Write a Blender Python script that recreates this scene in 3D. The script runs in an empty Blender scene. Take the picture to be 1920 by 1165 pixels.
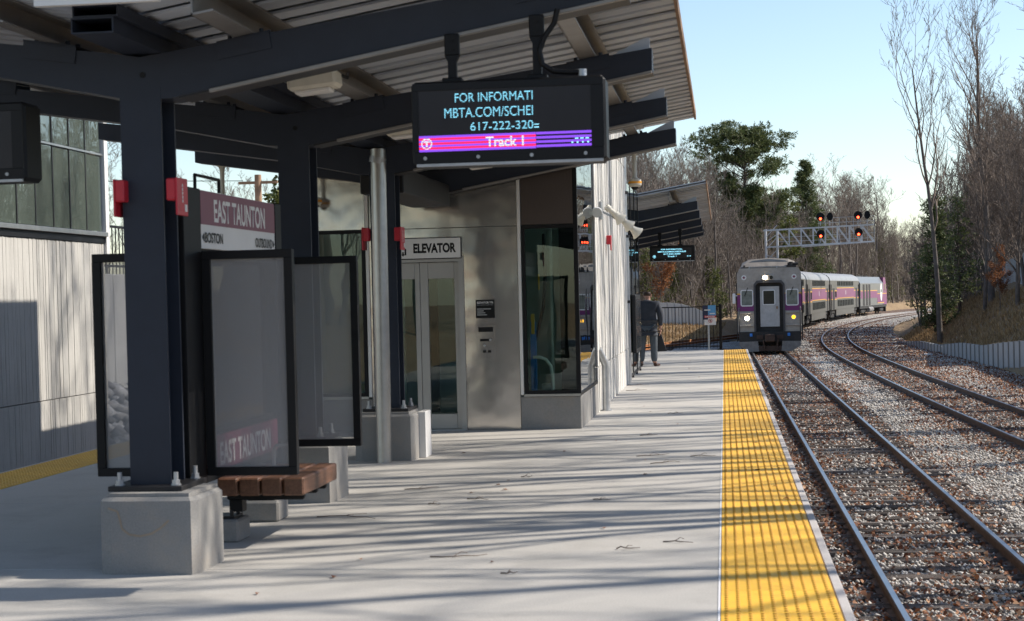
import bpy, bmesh, math, random
import numpy as np
from mathutils import Vector, Matrix

scene = bpy.context.scene
COL = scene.collection
random.seed(7)
rng = np.random.default_rng(11)

# ------------------------------------------------------------------ camera
FW = (-0.13197678, 0.99102598, -0.02120447)
RT = (0.99104093, 0.13147611, -0.02349255)
UP = (0.02049385, 0.02411497, 0.99949911)
CP = (-0.61, 0.0, 1.63)
cd = bpy.data.cameras.new('camera')
cam = bpy.data.objects.new('camera', cd)
COL.objects.link(cam)
cam.matrix_world = Matrix(((RT[0], UP[0], -FW[0], CP[0]), (RT[1], UP[1], -FW[1], CP[1]),
                           (RT[2], UP[2], -FW[2], CP[2]), (0, 0, 0, 1)))
cd.sensor_width = 36.0
cd.lens = 56.25
cd.shift_y = 0.019
cd.clip_start = 0.1
cd.clip_end = 3000
cd.dof.use_dof = True
cd.dof.focus_distance = 70.0
cd.dof.aperture_fstop = 6.3
scene.camera = cam

# ------------------------------------------------------------------ light
SUN_AZ = math.radians(16.0)     # towards +Y, measured from +X
SUN_EL = math.radians(41.0)
sdir = Vector((math.cos(SUN_AZ) * math.cos(SUN_EL), math.sin(SUN_AZ) * math.cos(SUN_EL), math.sin(SUN_EL)))
sl = bpy.data.lights.new('sun', 'SUN')
sl.energy = 3.6
sl.angle = math.radians(0.42)
sl.color = (1.0, 0.93, 0.83)
so = bpy.data.objects.new('sun', sl)
COL.objects.link(so)
so.rotation_euler = (-sdir).to_track_quat('-Z', 'Y').to_euler()
so.location = (30, 10, 30)
w = bpy.data.worlds.new('World')
scene.world = w
w.use_nodes = True
wn = w.node_tree.nodes
wl = w.node_tree.links
bg = wn['Background']
sky = wn.new('ShaderNodeTexSky')
sky.sky_type = 'NISHITA'
sky.sun_disc = False
sky.sun_elevation = SUN_EL
sky.sun_rotation = math.pi / 2 - SUN_AZ
sky.air_density = 1.0
sky.dust_density = 0.5
sky.ozone_density = 1.1
wl.new(sky.outputs[0], bg.inputs[0])
bg.inputs[1].default_value = 0.099
scene.view_settings.view_transform = 'Standard'
scene.view_settings.look = 'None'
scene.view_settings.exposure = 0.93
scene.view_settings.gamma = 1.0
scene.view_settings.use_curve_mapping = False
scene.cycles.max_bounces = 8
scene.cycles.transparent_max_bounces = 16

# ------------------------------------------------------------------ materials
def newmat(name):
    m = bpy.data.materials.new(name)
    m.use_nodes = True
    nt = m.node_tree
    return m, nt, nt.nodes, nt.links, nt.nodes['Principled BSDF']

def noise(N, L, vec, scale, detail=6, rough=0.6):
    n = N.new('ShaderNodeTexNoise')
    n.inputs['Scale'].default_value = scale
    n.inputs['Detail'].default_value = detail
    n.inputs['Roughness'].default_value = rough
    if vec: L.new(vec, n.inputs['Vector'])
    return n

def ramp(N, L, fac, stops):
    r = N.new('ShaderNodeValToRGB')
    el = r.color_ramp.elements
    while len(el) < len(stops): el.new(0.5)
    for e, (p, c) in zip(el, stops):
        e.position = p
        e.color = (*c, 1) if len(c) == 3 else c
    L.new(fac, r.inputs[0])
    return r

def mixc(N, L, fac, a, b, mode='MIX'):
    x = N.new('ShaderNodeMix')
    x.data_type = 'RGBA'
    x.blend_type = mode
    for sock, val in ((x.inputs[0], fac), (x.inputs[6], a), (x.inputs[7], b)):
        if isinstance(val, (int, float)): sock.default_value = val
        elif isinstance(val, tuple): sock.default_value = (*val, 1) if len(val) == 3 else val
        else: L.new(val, sock)
    return x.outputs[2]

def scaled(N, L, vec, s):
    mp = N.new('ShaderNodeMapping')
    mp.inputs['Scale'].default_value = s
    L.new(vec, mp.inputs['Vector'])
    return mp.outputs[0]

def M(name, col, rough=0.6, metal=0.0, var=0.18, vs=3.0, bump=0.0, bs=60.0, stretch=None, spec=0.5, dirt=0.0, dirtcol=(0.12, 0.09, 0.06), rvar=0.0, orand=0.0):
    m, nt, N, L, B = newmat(name)
    tc = N.new('ShaderNodeTexCoord')
    v = tc.outputs['Object']
    if orand:                      # every copy its own patch of grain and its own tone
        oi = N.new('ShaderNodeObjectInfo')
        sc_ = N.new('ShaderNodeVectorMath'); sc_.operation = 'SCALE'; sc_.inputs[0].default_value = (37, 53, 71); L.new(oi.outputs['Random'], sc_.inputs['Scale'])
        ad = N.new('ShaderNodeVectorMath'); ad.operation = 'ADD'; L.new(v, ad.inputs[0]); L.new(sc_.outputs[0], ad.inputs[1]); v = ad.outputs[0]
    v0 = v
    if stretch: v = scaled(N, L, v, stretch)
    n1 = noise(N, L, v, vs)
    lo = tuple(c * (1 - var) for c in col); hi = tuple(min(1, c * (1 + var)) for c in col)
    r = ramp(N, L, n1.outputs[0], [(0.28, lo), (0.72, hi)])
    out = r.outputs[0]
    if dirt:
        n2 = noise(N, L, v0, vs * 2.7, 8, 0.7)
        f = ramp(N, L, n2.outputs[0], [(0.5, (0, 0, 0)), (0.78, (dirt, dirt, dirt))])
        out = mixc(N, L, f.outputs[0], out, dirtcol)
    if orand:
        rr_ = ramp(N, L, oi.outputs['Random'], [(0.0, (1 - orand,) * 3), (1.0, (1.0,) * 3)])
        out = mixc(N, L, 1.0, out, rr_.outputs[0], 'MULTIPLY')
    L.new(out, B.inputs['Base Color'])
    B.inputs['Roughness'].default_value = rough
    B.inputs['Metallic'].default_value = metal
    B.inputs['Specular IOR Level'].default_value = spec
    if rvar:
        rr = ramp(N, L, n1.outputs[0], [(0.3, (rough - rvar,) * 3), (0.7, (rough + rvar,) * 3)])
        L.new(rr.outputs[0], B.inputs['Roughness'])
    if bump:
        n3 = noise(N, L, v, bs, 5, 0.6)
        bp = N.new('ShaderNodeBump')
        bp.inputs['Strength'].default_value = bump
        bp.inputs['Distance'].default_value = 0.02
        L.new(n3.outputs[0], bp.inputs['Height'])
        L.new(bp.outputs[0], B.inputs['Normal'])
    return m

def emis(name, col, s, base=(0.02, 0.02, 0.02), rows=None):
    m, nt, N, L, B = newmat(name)
    B.inputs['Base Color'].default_value = (*base, 1)
    B.inputs['Emission Color'].default_value = (*col, 1)
    B.inputs['Emission Strength'].default_value = s
    if rows:                      # LED rows: dark gaps between the lit diode rows
        tc = N.new('ShaderNodeTexCoord'); sx = N.new('ShaderNodeSeparateXYZ')
        L.new(tc.outputs['Object'], sx.inputs[0])
        a = N.new('ShaderNodeMath'); a.operation = 'MULTIPLY'; a.inputs[1].default_value = rows
        L.new(sx.outputs[2], a.inputs[0])
        b = N.new('ShaderNodeMath'); b.operation = 'SINE'; L.new(a.outputs[0], b.inputs[0])
        c = N.new('ShaderNodeMapRange'); c.inputs[1].default_value = -0.6; c.inputs[2].default_value = 0.2
        c.inputs[3].default_value = 0.12 * s; c.inputs[4].default_value = s
        L.new(b.outputs[0], c.inputs[0]); L.new(c.outputs[0], B.inputs['Emission Strength'])
    return m

def island(name, stops, rough=0.8, transl=0.0, bump=0.0):
    m, nt, N, L, B = newmat(name)
    g = N.new('ShaderNodeNewGeometry')
    r = ramp(N, L, g.outputs['Random Per Island'], stops)
    L.new(r.outputs[0], B.inputs['Base Color'])
    B.inputs['Roughness'].default_value = rough
    B.inputs['Specular IOR Level'].default_value = 0.25
    if transl:
        t = N.new('ShaderNodeBsdfTranslucent'); L.new(r.outputs[0], t.inputs[0])
        mx = N.new('ShaderNodeMixShader'); mx.inputs[0].default_value = transl
        L.new(B.outputs[0], mx.inputs[1]); L.new(t.outputs[0], mx.inputs[2])
        L.new(mx.outputs[0], N['Material Output'].inputs[0])
    return m

def glassmat(name, tint=(0.75, 0.85, 0.8), ior=1.52, rough=0.0, wav=0.0, refl=(0.95, 0.97, 0.97)):
    m, nt, N, L, B = newmat(name)
    N.remove(B)
    t = N.new('ShaderNodeBsdfTransparent'); t.inputs[0].default_value = (*tint, 1)
    g = N.new('ShaderNodeBsdfGlossy'); g.inputs[0].default_value = (*refl, 1); g.inputs[1].default_value = rough
    f = N.new('ShaderNodeFresnel'); f.inputs[0].default_value = ior
    mx = N.new('ShaderNodeMixShader')
    L.new(f.outputs[0], mx.inputs[0]); L.new(t.outputs[0], mx.inputs[1]); L.new(g.outputs[0], mx.inputs[2])
    if wav:
        tc = N.new('ShaderNodeTexCoord'); n = noise(N, L, tc.outputs['Object'], 1.3, 1)
        bp = N.new('ShaderNodeBump'); bp.inputs['Strength'].default_value = wav; bp.inputs['Distance'].default_value = 0.05
        L.new(n.outputs[0], bp.inputs['Height']); L.new(bp.outputs[0], g.inputs['Normal'])
    L.new(mx.outputs[0], N['Material Output'].inputs[0])
    return m

def dusty(m, col, f):
    nt = m.node_tree; N = nt.nodes; L = nt.links; out = N['Material Output']; src = out.inputs[0].links[0].from_socket
    d = N.new('ShaderNodeBsdfDiffuse'); d.inputs[0].default_value = (*col, 1)
    mx = N.new('ShaderNodeMixShader'); mx.inputs[0].default_value = f
    L.new(src, mx.inputs[1]); L.new(d.outputs[0], mx.inputs[2]); L.new(mx.outputs[0], out.inputs[0]); return m

def perfmat(name, col, pitch, openness):
    # perforated sheet: round holes punched through on a square grid
    m, nt, N, L, B = newmat(name)
    B.inputs['Base Color'].default_value = (*col, 1); B.inputs['Roughness'].default_value = 0.6
    tc = N.new('ShaderNodeTexCoord'); sx = N.new('ShaderNodeSeparateXYZ'); L.new(tc.outputs['Object'], sx.inputs[0])
    def sn(o):
        a = N.new('ShaderNodeMath'); a.operation = 'MULTIPLY'; a.inputs[1].default_value = math.pi / pitch; L.new(o, a.inputs[0])
        b = N.new('ShaderNodeMath'); b.operation = 'SINE'; L.new(a.outputs[0], b.inputs[0]); return b.outputs[0]
    p = N.new('ShaderNodeMath'); p.operation = 'MULTIPLY'
    ax = N.new('ShaderNodeMath'); ax.operation = 'ADD'; L.new(sx.outputs[0], ax.inputs[0]); L.new(sx.outputs[1], ax.inputs[1])
    L.new(sn(ax.outputs[0]), p.inputs[0]); L.new(sn(sx.outputs[2]), p.inputs[1])
    ab = N.new('ShaderNodeMath'); ab.operation = 'ABSOLUTE'; L.new(p.outputs[0], ab.inputs[0])
    gt = N.new('ShaderNodeMath'); gt.operation = 'GREATER_THAN'; gt.inputs[1].default_value = openness; L.new(ab.outputs[0], gt.inputs[0])
    t = N.new('ShaderNodeBsdfTransparent'); mx = N.new('ShaderNodeMixShader')
    L.new(gt.outputs[0], mx.inputs[0]); L.new(B.outputs[0], mx.inputs[1]); L.new(t.outputs[0], mx.inputs[2])
    L.new(mx.outputs[0], N['Material Output'].inputs[0])
    return m

def concrete(name, col, var=0.14, stain=0.35, staincol=(0.2, 0.18, 0.15), vs=1.2, streak=None, rough=0.85, bump=0.25):
    m, nt, N, L, B = newmat(name)
    tc = N.new('ShaderNodeTexCoord'); v = tc.outputs['Object']
    n1 = noise(N, L, v, vs, 8, 0.65)
    base = ramp(N, L, n1.outputs[0], [(0.25, tuple(c * (1 - var) for c in col)), (0.75, tuple(min(1, c * (1 + var)) for c in col))]).outputs[0]
    n2 = noise(N, L, v, 90, 3, 0.7)
    base = mixc(N, L, 0.35, base, ramp(N, L, n2.outputs[0], [(0.3, tuple(c * 0.6 for c in col)), (0.7, tuple(min(1, c * 1.3) for c in col))]).outputs[0])
    sv = scaled(N, L, v, streak) if streak else v
    n3 = noise(N, L, sv, vs * 1.9, 9, 0.72)
    f = ramp(N, L, n3.outputs[0], [(0.5, (0, 0, 0)), (0.8, (stain,) * 3)])
    base = mixc(N, L, f.outputs[0], base, staincol)
    L.new(base, B.inputs['Base Color'])
    B.inputs['Roughness'].default_value = rough
    B.inputs['Specular IOR Level'].default_value = 0.3
    bp = N.new('ShaderNodeBump'); bp.inputs['Strength'].default_value = bump; bp.inputs['Distance'].default_value = 0.006
    L.new(n2.outputs[0], bp.inputs['Height']); L.new(bp.outputs[0], B.inputs['Normal'])
    return m

def steelmat(name, col=(0.5, 0.47, 0.43), rough=0.22, wav=0.25, ws=1.5):
    m, nt, N, L, B = newmat(name)
    tc = N.new('ShaderNodeTexCoord'); v = tc.outputs['Object']
    B.inputs['Metallic'].default_value = 0.9
    n1 = noise(N, L, scaled(N, L, v, (60, 60, 1.5)), 4, 4)
    c = ramp(N, L, n1.outputs[0], [(0.3, tuple(x * 0.9 for x in col)), (0.7, tuple(x * 1.08 for x in col))])
    L.new(c.outputs[0], B.inputs['Base Color'])
    n2 = noise(N, L, v, ws, 2, 0.5)
    bp = N.new('ShaderNodeBump'); bp.inputs['Strength'].default_value = wav; bp.inputs['Distance'].default_value = 0.06
    L.new(n2.outputs[0], bp.inputs['Height']); L.new(bp.outputs[0], B.inputs['Normal'])
    B.inputs['Roughness'].default_value = rough
    return m

MAT = dict(
    slab=concrete('platform_concrete', (0.4, 0.38, 0.35), 0.12, 0.6, (0.25, 0.235, 0.21), 0.9, rough=0.8),
    edge=concrete('edge_concrete', (0.44, 0.41, 0.39), 0.1, 0.35),
    plinth=concrete('plinth_concrete', (0.25, 0.242, 0.23), 0.14, 0.4, (0.36, 0.28, 0.2), 2.2),
    found=concrete('foundation_concrete', (0.25, 0.24, 0.22), 0.2, 0.5),
    board=concrete('board_formed_concrete', (0.48, 0.465, 0.435), 0.14, 0.7, (0.2, 0.18, 0.16), 1.1, (14, 14, 0.6)),
    wall=concrete('tower_concrete', (0.6, 0.58, 0.54), 0.1, 0.5, (0.26, 0.24, 0.21), 1.2, (16, 16, 0.5)),
    panel=concrete('retaining_concrete', (0.36, 0.36, 0.36), 0.15, 0.4, (0.2, 0.18, 0.16), 1.5),
    blue=M('slate_blue_paint', (0.022, 0.027, 0.04), 0.5, 0, 0.1, 5, 0.03, 120, spec=0.3),
    dark=M('charcoal_paint', (0.022, 0.021, 0.022), 0.5, 0, 0.12, 5, spec=0.3),
    black=M('black_metal', (0.007, 0.007, 0.008), 0.5, 0, 0.15, 6, spec=0.25),
    galv=M('galvanised_steel', (0.42, 0.43, 0.44), 0.42, 0.7, 0.15, 12),
    galvw=M('bright_zinc', (0.62, 0.63, 0.64), 0.5, 0.2, 0.12, 8),
    alum=M('aluminium', (0.42, 0.415, 0.4), 0.36, 0.85, 0.1, 10),
    deck=M('deck_metal', (0.54, 0.575, 0.63), 0.55, 0.0, 0.09, 1.4, stretch=(0.3, 3, 1), orand=0.2),
    purlin=M('purlin_metal', (0.24, 0.225, 0.21), 0.42, 0.4, 0.15, 4),
    white=M('white_plastic', (0.72, 0.7, 0.66), 0.45, 0, 0.06, 4),
    cream=M('cream_plastic', (0.62, 0.58, 0.48), 0.5, 0, 0.08, 8),
    red=M('red_plastic', (0.5, 0.02, 0.035), 0.4, 0, 0.08, 8),
    orange=M('orange_band', (0.85, 0.36, 0.02), 0.4, 0, 0.05),
    yellow=M('tactile_yellow', (0.82, 0.46, 0.03), 0.6, 0, 0.12, 3, 0.15, 140, dirt=0.5, dirtcol=(0.3, 0.18, 0.04), orand=0.16),
    yellowd=M('tactile_dome', (0.5, 0.25, 0.015), 0.7, 0, 0.15, 9),
    wood=M('bench_timber', (0.135, 0.064, 0.036), 0.5, 0, 0.35, 6, 0.2, 30, stretch=(9, 0.7, 9)),
    steel=steelmat('brushed_steel', (0.58, 0.565, 0.545), 0.17, 0.3, 1.5),
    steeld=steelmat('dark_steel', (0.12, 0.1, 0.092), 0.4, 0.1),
    doorm=M('door_steel', (0.38, 0.37, 0.355), 0.4, 0.5, 0.06, 3),
    maroon=M('maroon_sign', (0.19, 0.035, 0.075), 0.4, 0, 0.05, 3),
    signw=M('sign_white', (0.72, 0.7, 0.68), 0.4, 0, 0.04, 3),
    signk=M('sign_black', (0.008, 0.008, 0.009), 0.4, 0, 0.05, 3, spec=0.25),
    glass=glassmat('clear_glass', (0.78, 0.88, 0.83), 1.5, 0.0, 0.04),
    glassg=dusty(glassmat('curtain_glass', (0.6, 0.74, 0.68), 2.7, 0.0, 0.06), (0.28, 0.35, 0.3), 0.2),
    mesh=perfmat('perforated_sheet', (0.42, 0.405, 0.395), 0.0031, 0.32),
    screen=M('screen_black', (0.02, 0.018, 0.02), 0.35, 0, 0.2, 3, spec=0.35),
    cyan=emis('led_cyan', (0.25, 0.72, 0.95), 0.85, rows=650),
    cyans=emis('led_cyan_far', (0.3, 0.75, 0.95), 0.9),
    ledred=emis('led_red', (0.95, 0.01, 0.09), 0.8),
    ledpur=emis('led_purple', (0.22, 0.06, 0.75), 0.75),
    ledwhite=emis('led_white', (0.8, 0.8, 0.9), 0.9, rows=650),
    headlight=emis('headlight', (1.0, 0.86, 0.6), 40),
    amber=emis('amber_lamp', (1.0, 0.5, 0.02), 1.6),
    sigred=emis('signal_red', (1.0, 0.06, 0.02), 6),
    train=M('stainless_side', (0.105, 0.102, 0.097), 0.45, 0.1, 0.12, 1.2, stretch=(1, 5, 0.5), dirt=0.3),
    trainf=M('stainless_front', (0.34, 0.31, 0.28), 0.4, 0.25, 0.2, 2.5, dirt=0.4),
    troof=M('train_roof', (0.24, 0.245, 0.25), 0.5, 0.1, 0.14, 1.5, dirt=0.25),
    purple=M('purple_paint', (0.17, 0.02, 0.135), 0.35, 0, 0.1, 2),
    tyellow=M('yellow_stripe', (0.8, 0.42, 0.02), 0.4, 0, 0.05),
    tgrey=M('grey_train_paint', (0.15, 0.153, 0.155), 0.4, 0.1, 0.1, 2),
    tdoor=M('train_door', (0.46, 0.45, 0.44), 0.45, 0.1, 0.14, 3, dirt=0.3),
    tdark=M('train_underframe', (0.025, 0.022, 0.02), 0.7, 0, 0.35, 5),
    pilot=M('pilot_plate', (0.2, 0.19, 0.18), 0.6, 0.1, 0.3, 4, dirt=0.5),
    tglass=M('dark_window', (0.02, 0.024, 0.024), 0.12, 0, 0.3, 2, spec=0.25),
    twin=M('coach_window', (0.018, 0.02, 0.02), 0.6, 0, 0.3, 2, spec=0.03),
    hoseblue=M('blue_hose', (0.03, 0.2, 0.6), 0.5),
    rust=M('rusty_rail', (0.12, 0.07, 0.047), 0.75, 0.1, 0.4, 8, 0.3, 60),
    rustlight=M('orange_rust_rail', (0.34, 0.14, 0.05), 0.8, 0, 0.3, 6),
    railtop=M('polished_rail', (0.34, 0.34, 0.37), 0.32, 1.0, 0.15, 3, stretch=(8, 0.5, 1)),
    tie=M('weathered_tie', (0.13, 0.105, 0.09), 0.9, 0, 0.5, 7, 0.6, 40, stretch=(1, 8, 8), orand=0.4),
    tie2=M('grey_tie', (0.2, 0.172, 0.155), 0.9, 0, 0.45, 7, 0.6, 40, stretch=(1, 8, 8), orand=0.4),
    skin=M('skin', (0.5, 0.28, 0.2), 0.5, 0, 0.08),
    hair=M('brown_hair', (0.045, 0.026, 0.016), 0.6, 0, 0.3, 30),
    suit=M('suit_jacket', (0.045, 0.05, 0.062), 0.85, 0, 0.2, 14),
    trouser=M('suit_trousers', (0.09, 0.105, 0.12), 0.85, 0, 0.2, 14),
    shoe=M('brown_shoe', (0.1, 0.04, 0.02), 0.35),
    bag=M('black_bag', (0.015, 0.015, 0.018), 0.6),
    bark=M('grey_bark', (0.14, 0.12, 0.105), 0.95, 0, 0.35, 3, stretch=(1, 1, 0.4)),
    barkd=M('dark_bark', (0.125, 0.105, 0.092), 0.95, 0, 0.35, 3),
    pinebark=M('pine_bark', (0.085, 0.062, 0.05), 0.95, 0, 0.35, 3),
    twig=island('twig_bark', [(0.0, (0.11, 0.088, 0.074)), (0.5, (0.175, 0.145, 0.122)), (1.0, (0.25, 0.215, 0.185))], 0.95),
    twigd=island('dark_twig_bark', [(0.0, (0.1, 0.08, 0.067)), (0.5, (0.17, 0.135, 0.113)), (1.0, (0.26, 0.21, 0.175))], 0.95),
    needle=island('pine_needles', [(0.0, (0.04, 0.062, 0.024)), (0.5, (0.085, 0.112, 0.04)), (1.0, (0.17, 0.178, 0.07))], 0.6, 0.25),
    needley=island('yellow_green_needles', [(0.0, (0.05, 0.07, 0.018)), (0.5, (0.1, 0.12, 0.03)), (1.0, (0.2, 0.2, 0.06))], 0.6, 0.25),
    rustleaf=island('rust_leaves', [(0.0, (0.13, 0.045, 0.02)), (0.5, (0.24, 0.09, 0.035)), (1.0, (0.36, 0.17, 0.07))], 0.7, 0.3),
    leaf=island('fallen_leaves', [(0.0, (0.07, 0.026, 0.014)), (0.35, (0.17, 0.065, 0.032)), (0.7, (0.29, 0.13, 0.065)), (1.0, (0.48, 0.28, 0.16))], 0.7, 0.15),
    stone=island('ballast_stone', [(0.0, (0.26, 0.24, 0.215)), (0.4, (0.41, 0.385, 0.35)), (0.8, (0.52, 0.49, 0.45)), (1.0, (0.62, 0.585, 0.545))], 0.9),
    rock=island('riprap_rock', [(0.0, (0.13, 0.13, 0.14)), (1.0, (0.34, 0.34, 0.36))], 0.9),
    grass=island('dry_grass', [(0.0, (0.2, 0.13, 0.065)), (0.5, (0.33, 0.22, 0.11)), (1.0, (0.47, 0.33, 0.18))], 0.9, 0.2),
    pole=M('weathered_pole', (0.3, 0.19, 0.12), 0.9, 0, 0.25, 4),
)

def groundmat():
    m, nt, N, L, B = newmat('leaf_litter_ground')
    tc = N.new('ShaderNodeTexCoord'); v = tc.outputs['Object']
    a = noise(N, L, v, 0.5, 8, 0.7); b = noise(N, L, v, 9, 6, 0.75)
    c1 = ramp(N, L, a.outputs[0], [(0.3, (0.17, 0.11, 0.06)), (0.5, (0.28, 0.19, 0.1)), (0.72, (0.36, 0.26, 0.14))]).outputs[0]
    c2 = ramp(N, L, b.outputs[0], [(0.3, (0.1, 0.06, 0.035)), (0.7, (0.36, 0.25, 0.14))]).outputs[0]
    L.new(mixc(N, L, 0.5, c1, c2), B.inputs['Base Color'])
    B.inputs['Roughness'].default_value = 0.95
    bp = N.new('ShaderNodeBump'); bp.inputs['Strength'].default_value = 0.6; bp.inputs['Distance'].default_value = 0.1
    L.new(b.outputs[0], bp.inputs['Height']); L.new(bp.outputs[0], B.inputs['Normal'])
    return m

def ballastmat():
    m, nt, N, L, B = newmat('gravel_ballast')
    tc = N.new('ShaderNodeTexCoord'); v = tc.outputs['Object']
    vo = N.new('ShaderNodeTexVoronoi'); vo.inputs['Scale'].default_value = 22; L.new(v, vo.inputs['Vector'])
    sp = N.new('ShaderNodeSeparateColor'); L.new(vo.outputs['Color'], sp.inputs[0])
    c = ramp(N, L, sp.outputs[0], [(0, (0.14, 0.13, 0.12)), (0.5, (0.32, 0.31, 0.295)), (1, (0.58, 0.56, 0.53))]).outputs[0]
    n = noise(N, L, v, 0.9, 8, 0.75)
    f = ramp(N, L, n.outputs[0], [(0.46, (0, 0, 0)), (0.62, (0.75, 0.75, 0.75))]).outputs[0]
    c = mixc(N, L, f, c, (0.17, 0.085, 0.05))
    L.new(c, B.inputs['Base Color']); B.inputs['Roughness'].default_value = 0.95
    bp = N.new('ShaderNodeBump'); bp.inputs['Strength'].default_value = 1.0; bp.inputs['Distance'].default_value = 0.04
    L.new(vo.outputs['Distance'], bp.inputs['Height']); L.new(bp.outputs[0], B.inputs['Normal'])
    return m
MAT['ground'] = groundmat()
MAT['ballast'] = ballastmat()

# ------------------------------------------------------------------ mesh helpers
class MB:
    def __init__(s): s.v = []; s.f = []
    def add(s, vs, fs):
        o = len(s.v); s.v += [tuple(p) for p in vs]; s.f += [tuple(i + o for i in f) for f in fs]; return s
    def box(s, x0, x1, y0, y1, z0, z1, c=0.0):
        return s.obox(((x0 + x1) / 2, (y0 + y1) / 2, (z0 + z1) / 2), (x1 - x0, y1 - y0, z1 - z0), None, c)
    def obox(s, ctr, size, rot=None, c=0.0):
        hx, hy, hz = (abs(q) / 2 for q in size)
        vs = []; fs = []
        if c <= 0:
            vs = [(sx * hx, sy * hy, sz * hz) for sx in (-1, 1) for sy in (-1, 1) for sz in (-1, 1)]
            fs = [(0, 1, 3, 2), (4, 6, 7, 5), (0, 4, 5, 1), (2, 3, 7, 6), (0, 2, 6, 4), (1, 5, 7, 3)]
        else:
            c = min(c, hx * .9, hy * .9, hz * .9); idx = {}
            for sx in (-1, 1):
                for sy in (-1, 1):
                    for sz in (-1, 1):
                        for ax in range(3):
                            p = [sx * (hx - c), sy * (hy - c), sz * (hz - c)]
                            p[ax] = (sx * hx, sy * hy, sz * hz)[ax]
                            idx[(sx, sy, sz, ax)] = len(vs); vs.append(tuple(p))
            I = idx
            for q in (-1, 1):
                fs.append(tuple(I[(q, a, b, 0)] for a, b in ((-1, -1), (1, -1), (1, 1), (-1, 1))))
                fs.append(tuple(I[(a, q, b, 1)] for a, b in ((-1, -1), (1, -1), (1, 1), (-1, 1))))
                fs.append(tuple(I[(a, b, q, 2)] for a, b in ((-1, -1), (1, -1), (1, 1), (-1, 1))))
                for r in (-1, 1):
                    fs.append((I[(q, r, -1, 0)], I[(q, r, 1, 0)], I[(q, r, 1, 1)], I[(q, r, -1, 1)]))
                    fs.append((I[(q, -1, r, 0)], I[(q, 1, r, 0)], I[(q, 1, r, 2)], I[(q, -1, r, 2)]))
                    fs.append((I[(-1, q, r, 1)], I[(1, q, r, 1)], I[(1, q, r, 2)], I[(-1, q, r, 2)]))
            for sx in (-1, 1):
                for sy in (-1, 1):
                    for sz in (-1, 1):
                        fs.append(tuple(I[(sx, sy, sz, a)] for a in range(3)))
        C = Vector(ctr)
        if rot is not None: vs = [tuple(C + rot @ Vector(p)) for p in vs]
        else: vs = [(p[0] + C.x, p[1] + C.y, p[2] + C.z) for p in vs]
        return s.add(vs, fs)
    def bar(s, p0, p1, wd, ht, c=0.0):
        a = Vector(p0); b = Vector(p1); d = b - a
        q = d.to_track_quat('Y', 'Z').to_matrix()
        return s.obox((a + b) / 2, (wd, d.length, ht), q, c)
    def cyl(s, p0, p1, r0, r1=None, n=12, caps=True):
        r1 = r0 if r1 is None else r1
        a = Vector(p0); b = Vector(p1); d = (b - a).normalized()
        u = d.orthogonal().normalized(); v = d.cross(u)
        vs = []
        for k in range(n):
            t = 2 * math.pi * k / n; e = u * math.cos(t) + v * math.sin(t)
            vs += [a + e * r0, b + e * r1]
        fs = [(2 * k, 2 * ((k + 1) % n), 2 * ((k + 1) % n) + 1, 2 * k + 1) for k in range(n)]
        if caps: fs += [tuple(range(0, 2 * n, 2))[::-1], tuple(range(1, 2 * n, 2))]
        return s.add(vs, fs)
    def tube(s, pts, r, n=8, caps=True):
        P = [Vector(p) for p in pts]; m = len(P)
        R = r if isinstance(r, (list, tuple)) else [r] * m
        vs = []; u = None
        for i in range(m):
            d = (P[min(i + 1, m - 1)] - P[max(i - 1, 0)]).normalized()
            if u is None: u = d.orthogonal().normalized()
            else: u = (u - d * u.dot(d)).normalized()
            v = d.cross(u)
            for k in range(n):
                t = 2 * math.pi * k / n; vs.append(P[i] + (u * math.cos(t) + v * math.sin(t)) * R[i])
        fs = [(i * n + k, i * n + (k + 1) % n, (i + 1) * n + (k + 1) % n, (i + 1) * n + k) for i in range(m - 1) for k in range(n)]
        if caps: fs += [tuple(range(n))[::-1], tuple(range((m - 1) * n, m * n))]
        return s.add(vs, fs)
    def prism(s, poly, axis, a, b):
        def P(p, t):
            return {'x': (t, p[0], p[1]), 'y': (p[0], t, p[1]), 'z': (p[0], p[1], t)}[axis]
        n = len(poly)
        vs = [P(p, a) for p in poly] + [P(p, b) for p in poly]
        fs = [tuple(range(n))[::-1], tuple(range(n, 2 * n))] + [(i, (i + 1) % n, (i + 1) % n + n, i + n) for i in range(n)]
        return s.add(vs, fs)
    def lathe(s, prof, ctr, n=16, axis='z'):
        vs = []
        for r, h in prof:
            for k in range(n):
                t = 2 * math.pi * k / n
                p = (r * math.cos(t), r * math.sin(t), h)
                if axis == 'y': p = (p[0], p[2], p[1])
                vs.append((p[0] + ctr[0], p[1] + ctr[1], p[2] + ctr[2]))
        m = len(prof)
        fs = [(i * n + k, i * n + (k + 1) % n, (i + 1) * n + (k + 1) % n, (i + 1) * n + k) for i in range(m - 1) for k in range(n)]
        fs += [tuple(range(n))[::-1], tuple(range((m - 1) * n, m * n))]
        return s.add(vs, fs)
    def xform(s, mtx):
        s.v = [tuple(mtx @ Vector(p)) for p in s.v]; return s

ORG = {}
def org(o): return ORG.get(o.name, Vector((0, 0, 0))) if o is not None else Vector((0, 0, 0))

def setp(o, label=None, cat=None, group=None, kind=None):
    if label: o['label'] = label
    if cat: o['category'] = cat
    if group: o['group'] = group
    if kind: o['kind'] = kind
    return o

def link(name, me, mat, parent=None, **kw):
    o = bpy.data.objects.new(name, me)
    COL.objects.link(o)
    if parent is not None:
        o.parent = parent
        ORG[o.name] = org(parent)
    if mat is not None: me.materials.append(MAT[mat] if isinstance(mat, str) else mat)
    return setp(o, **kw)

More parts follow.
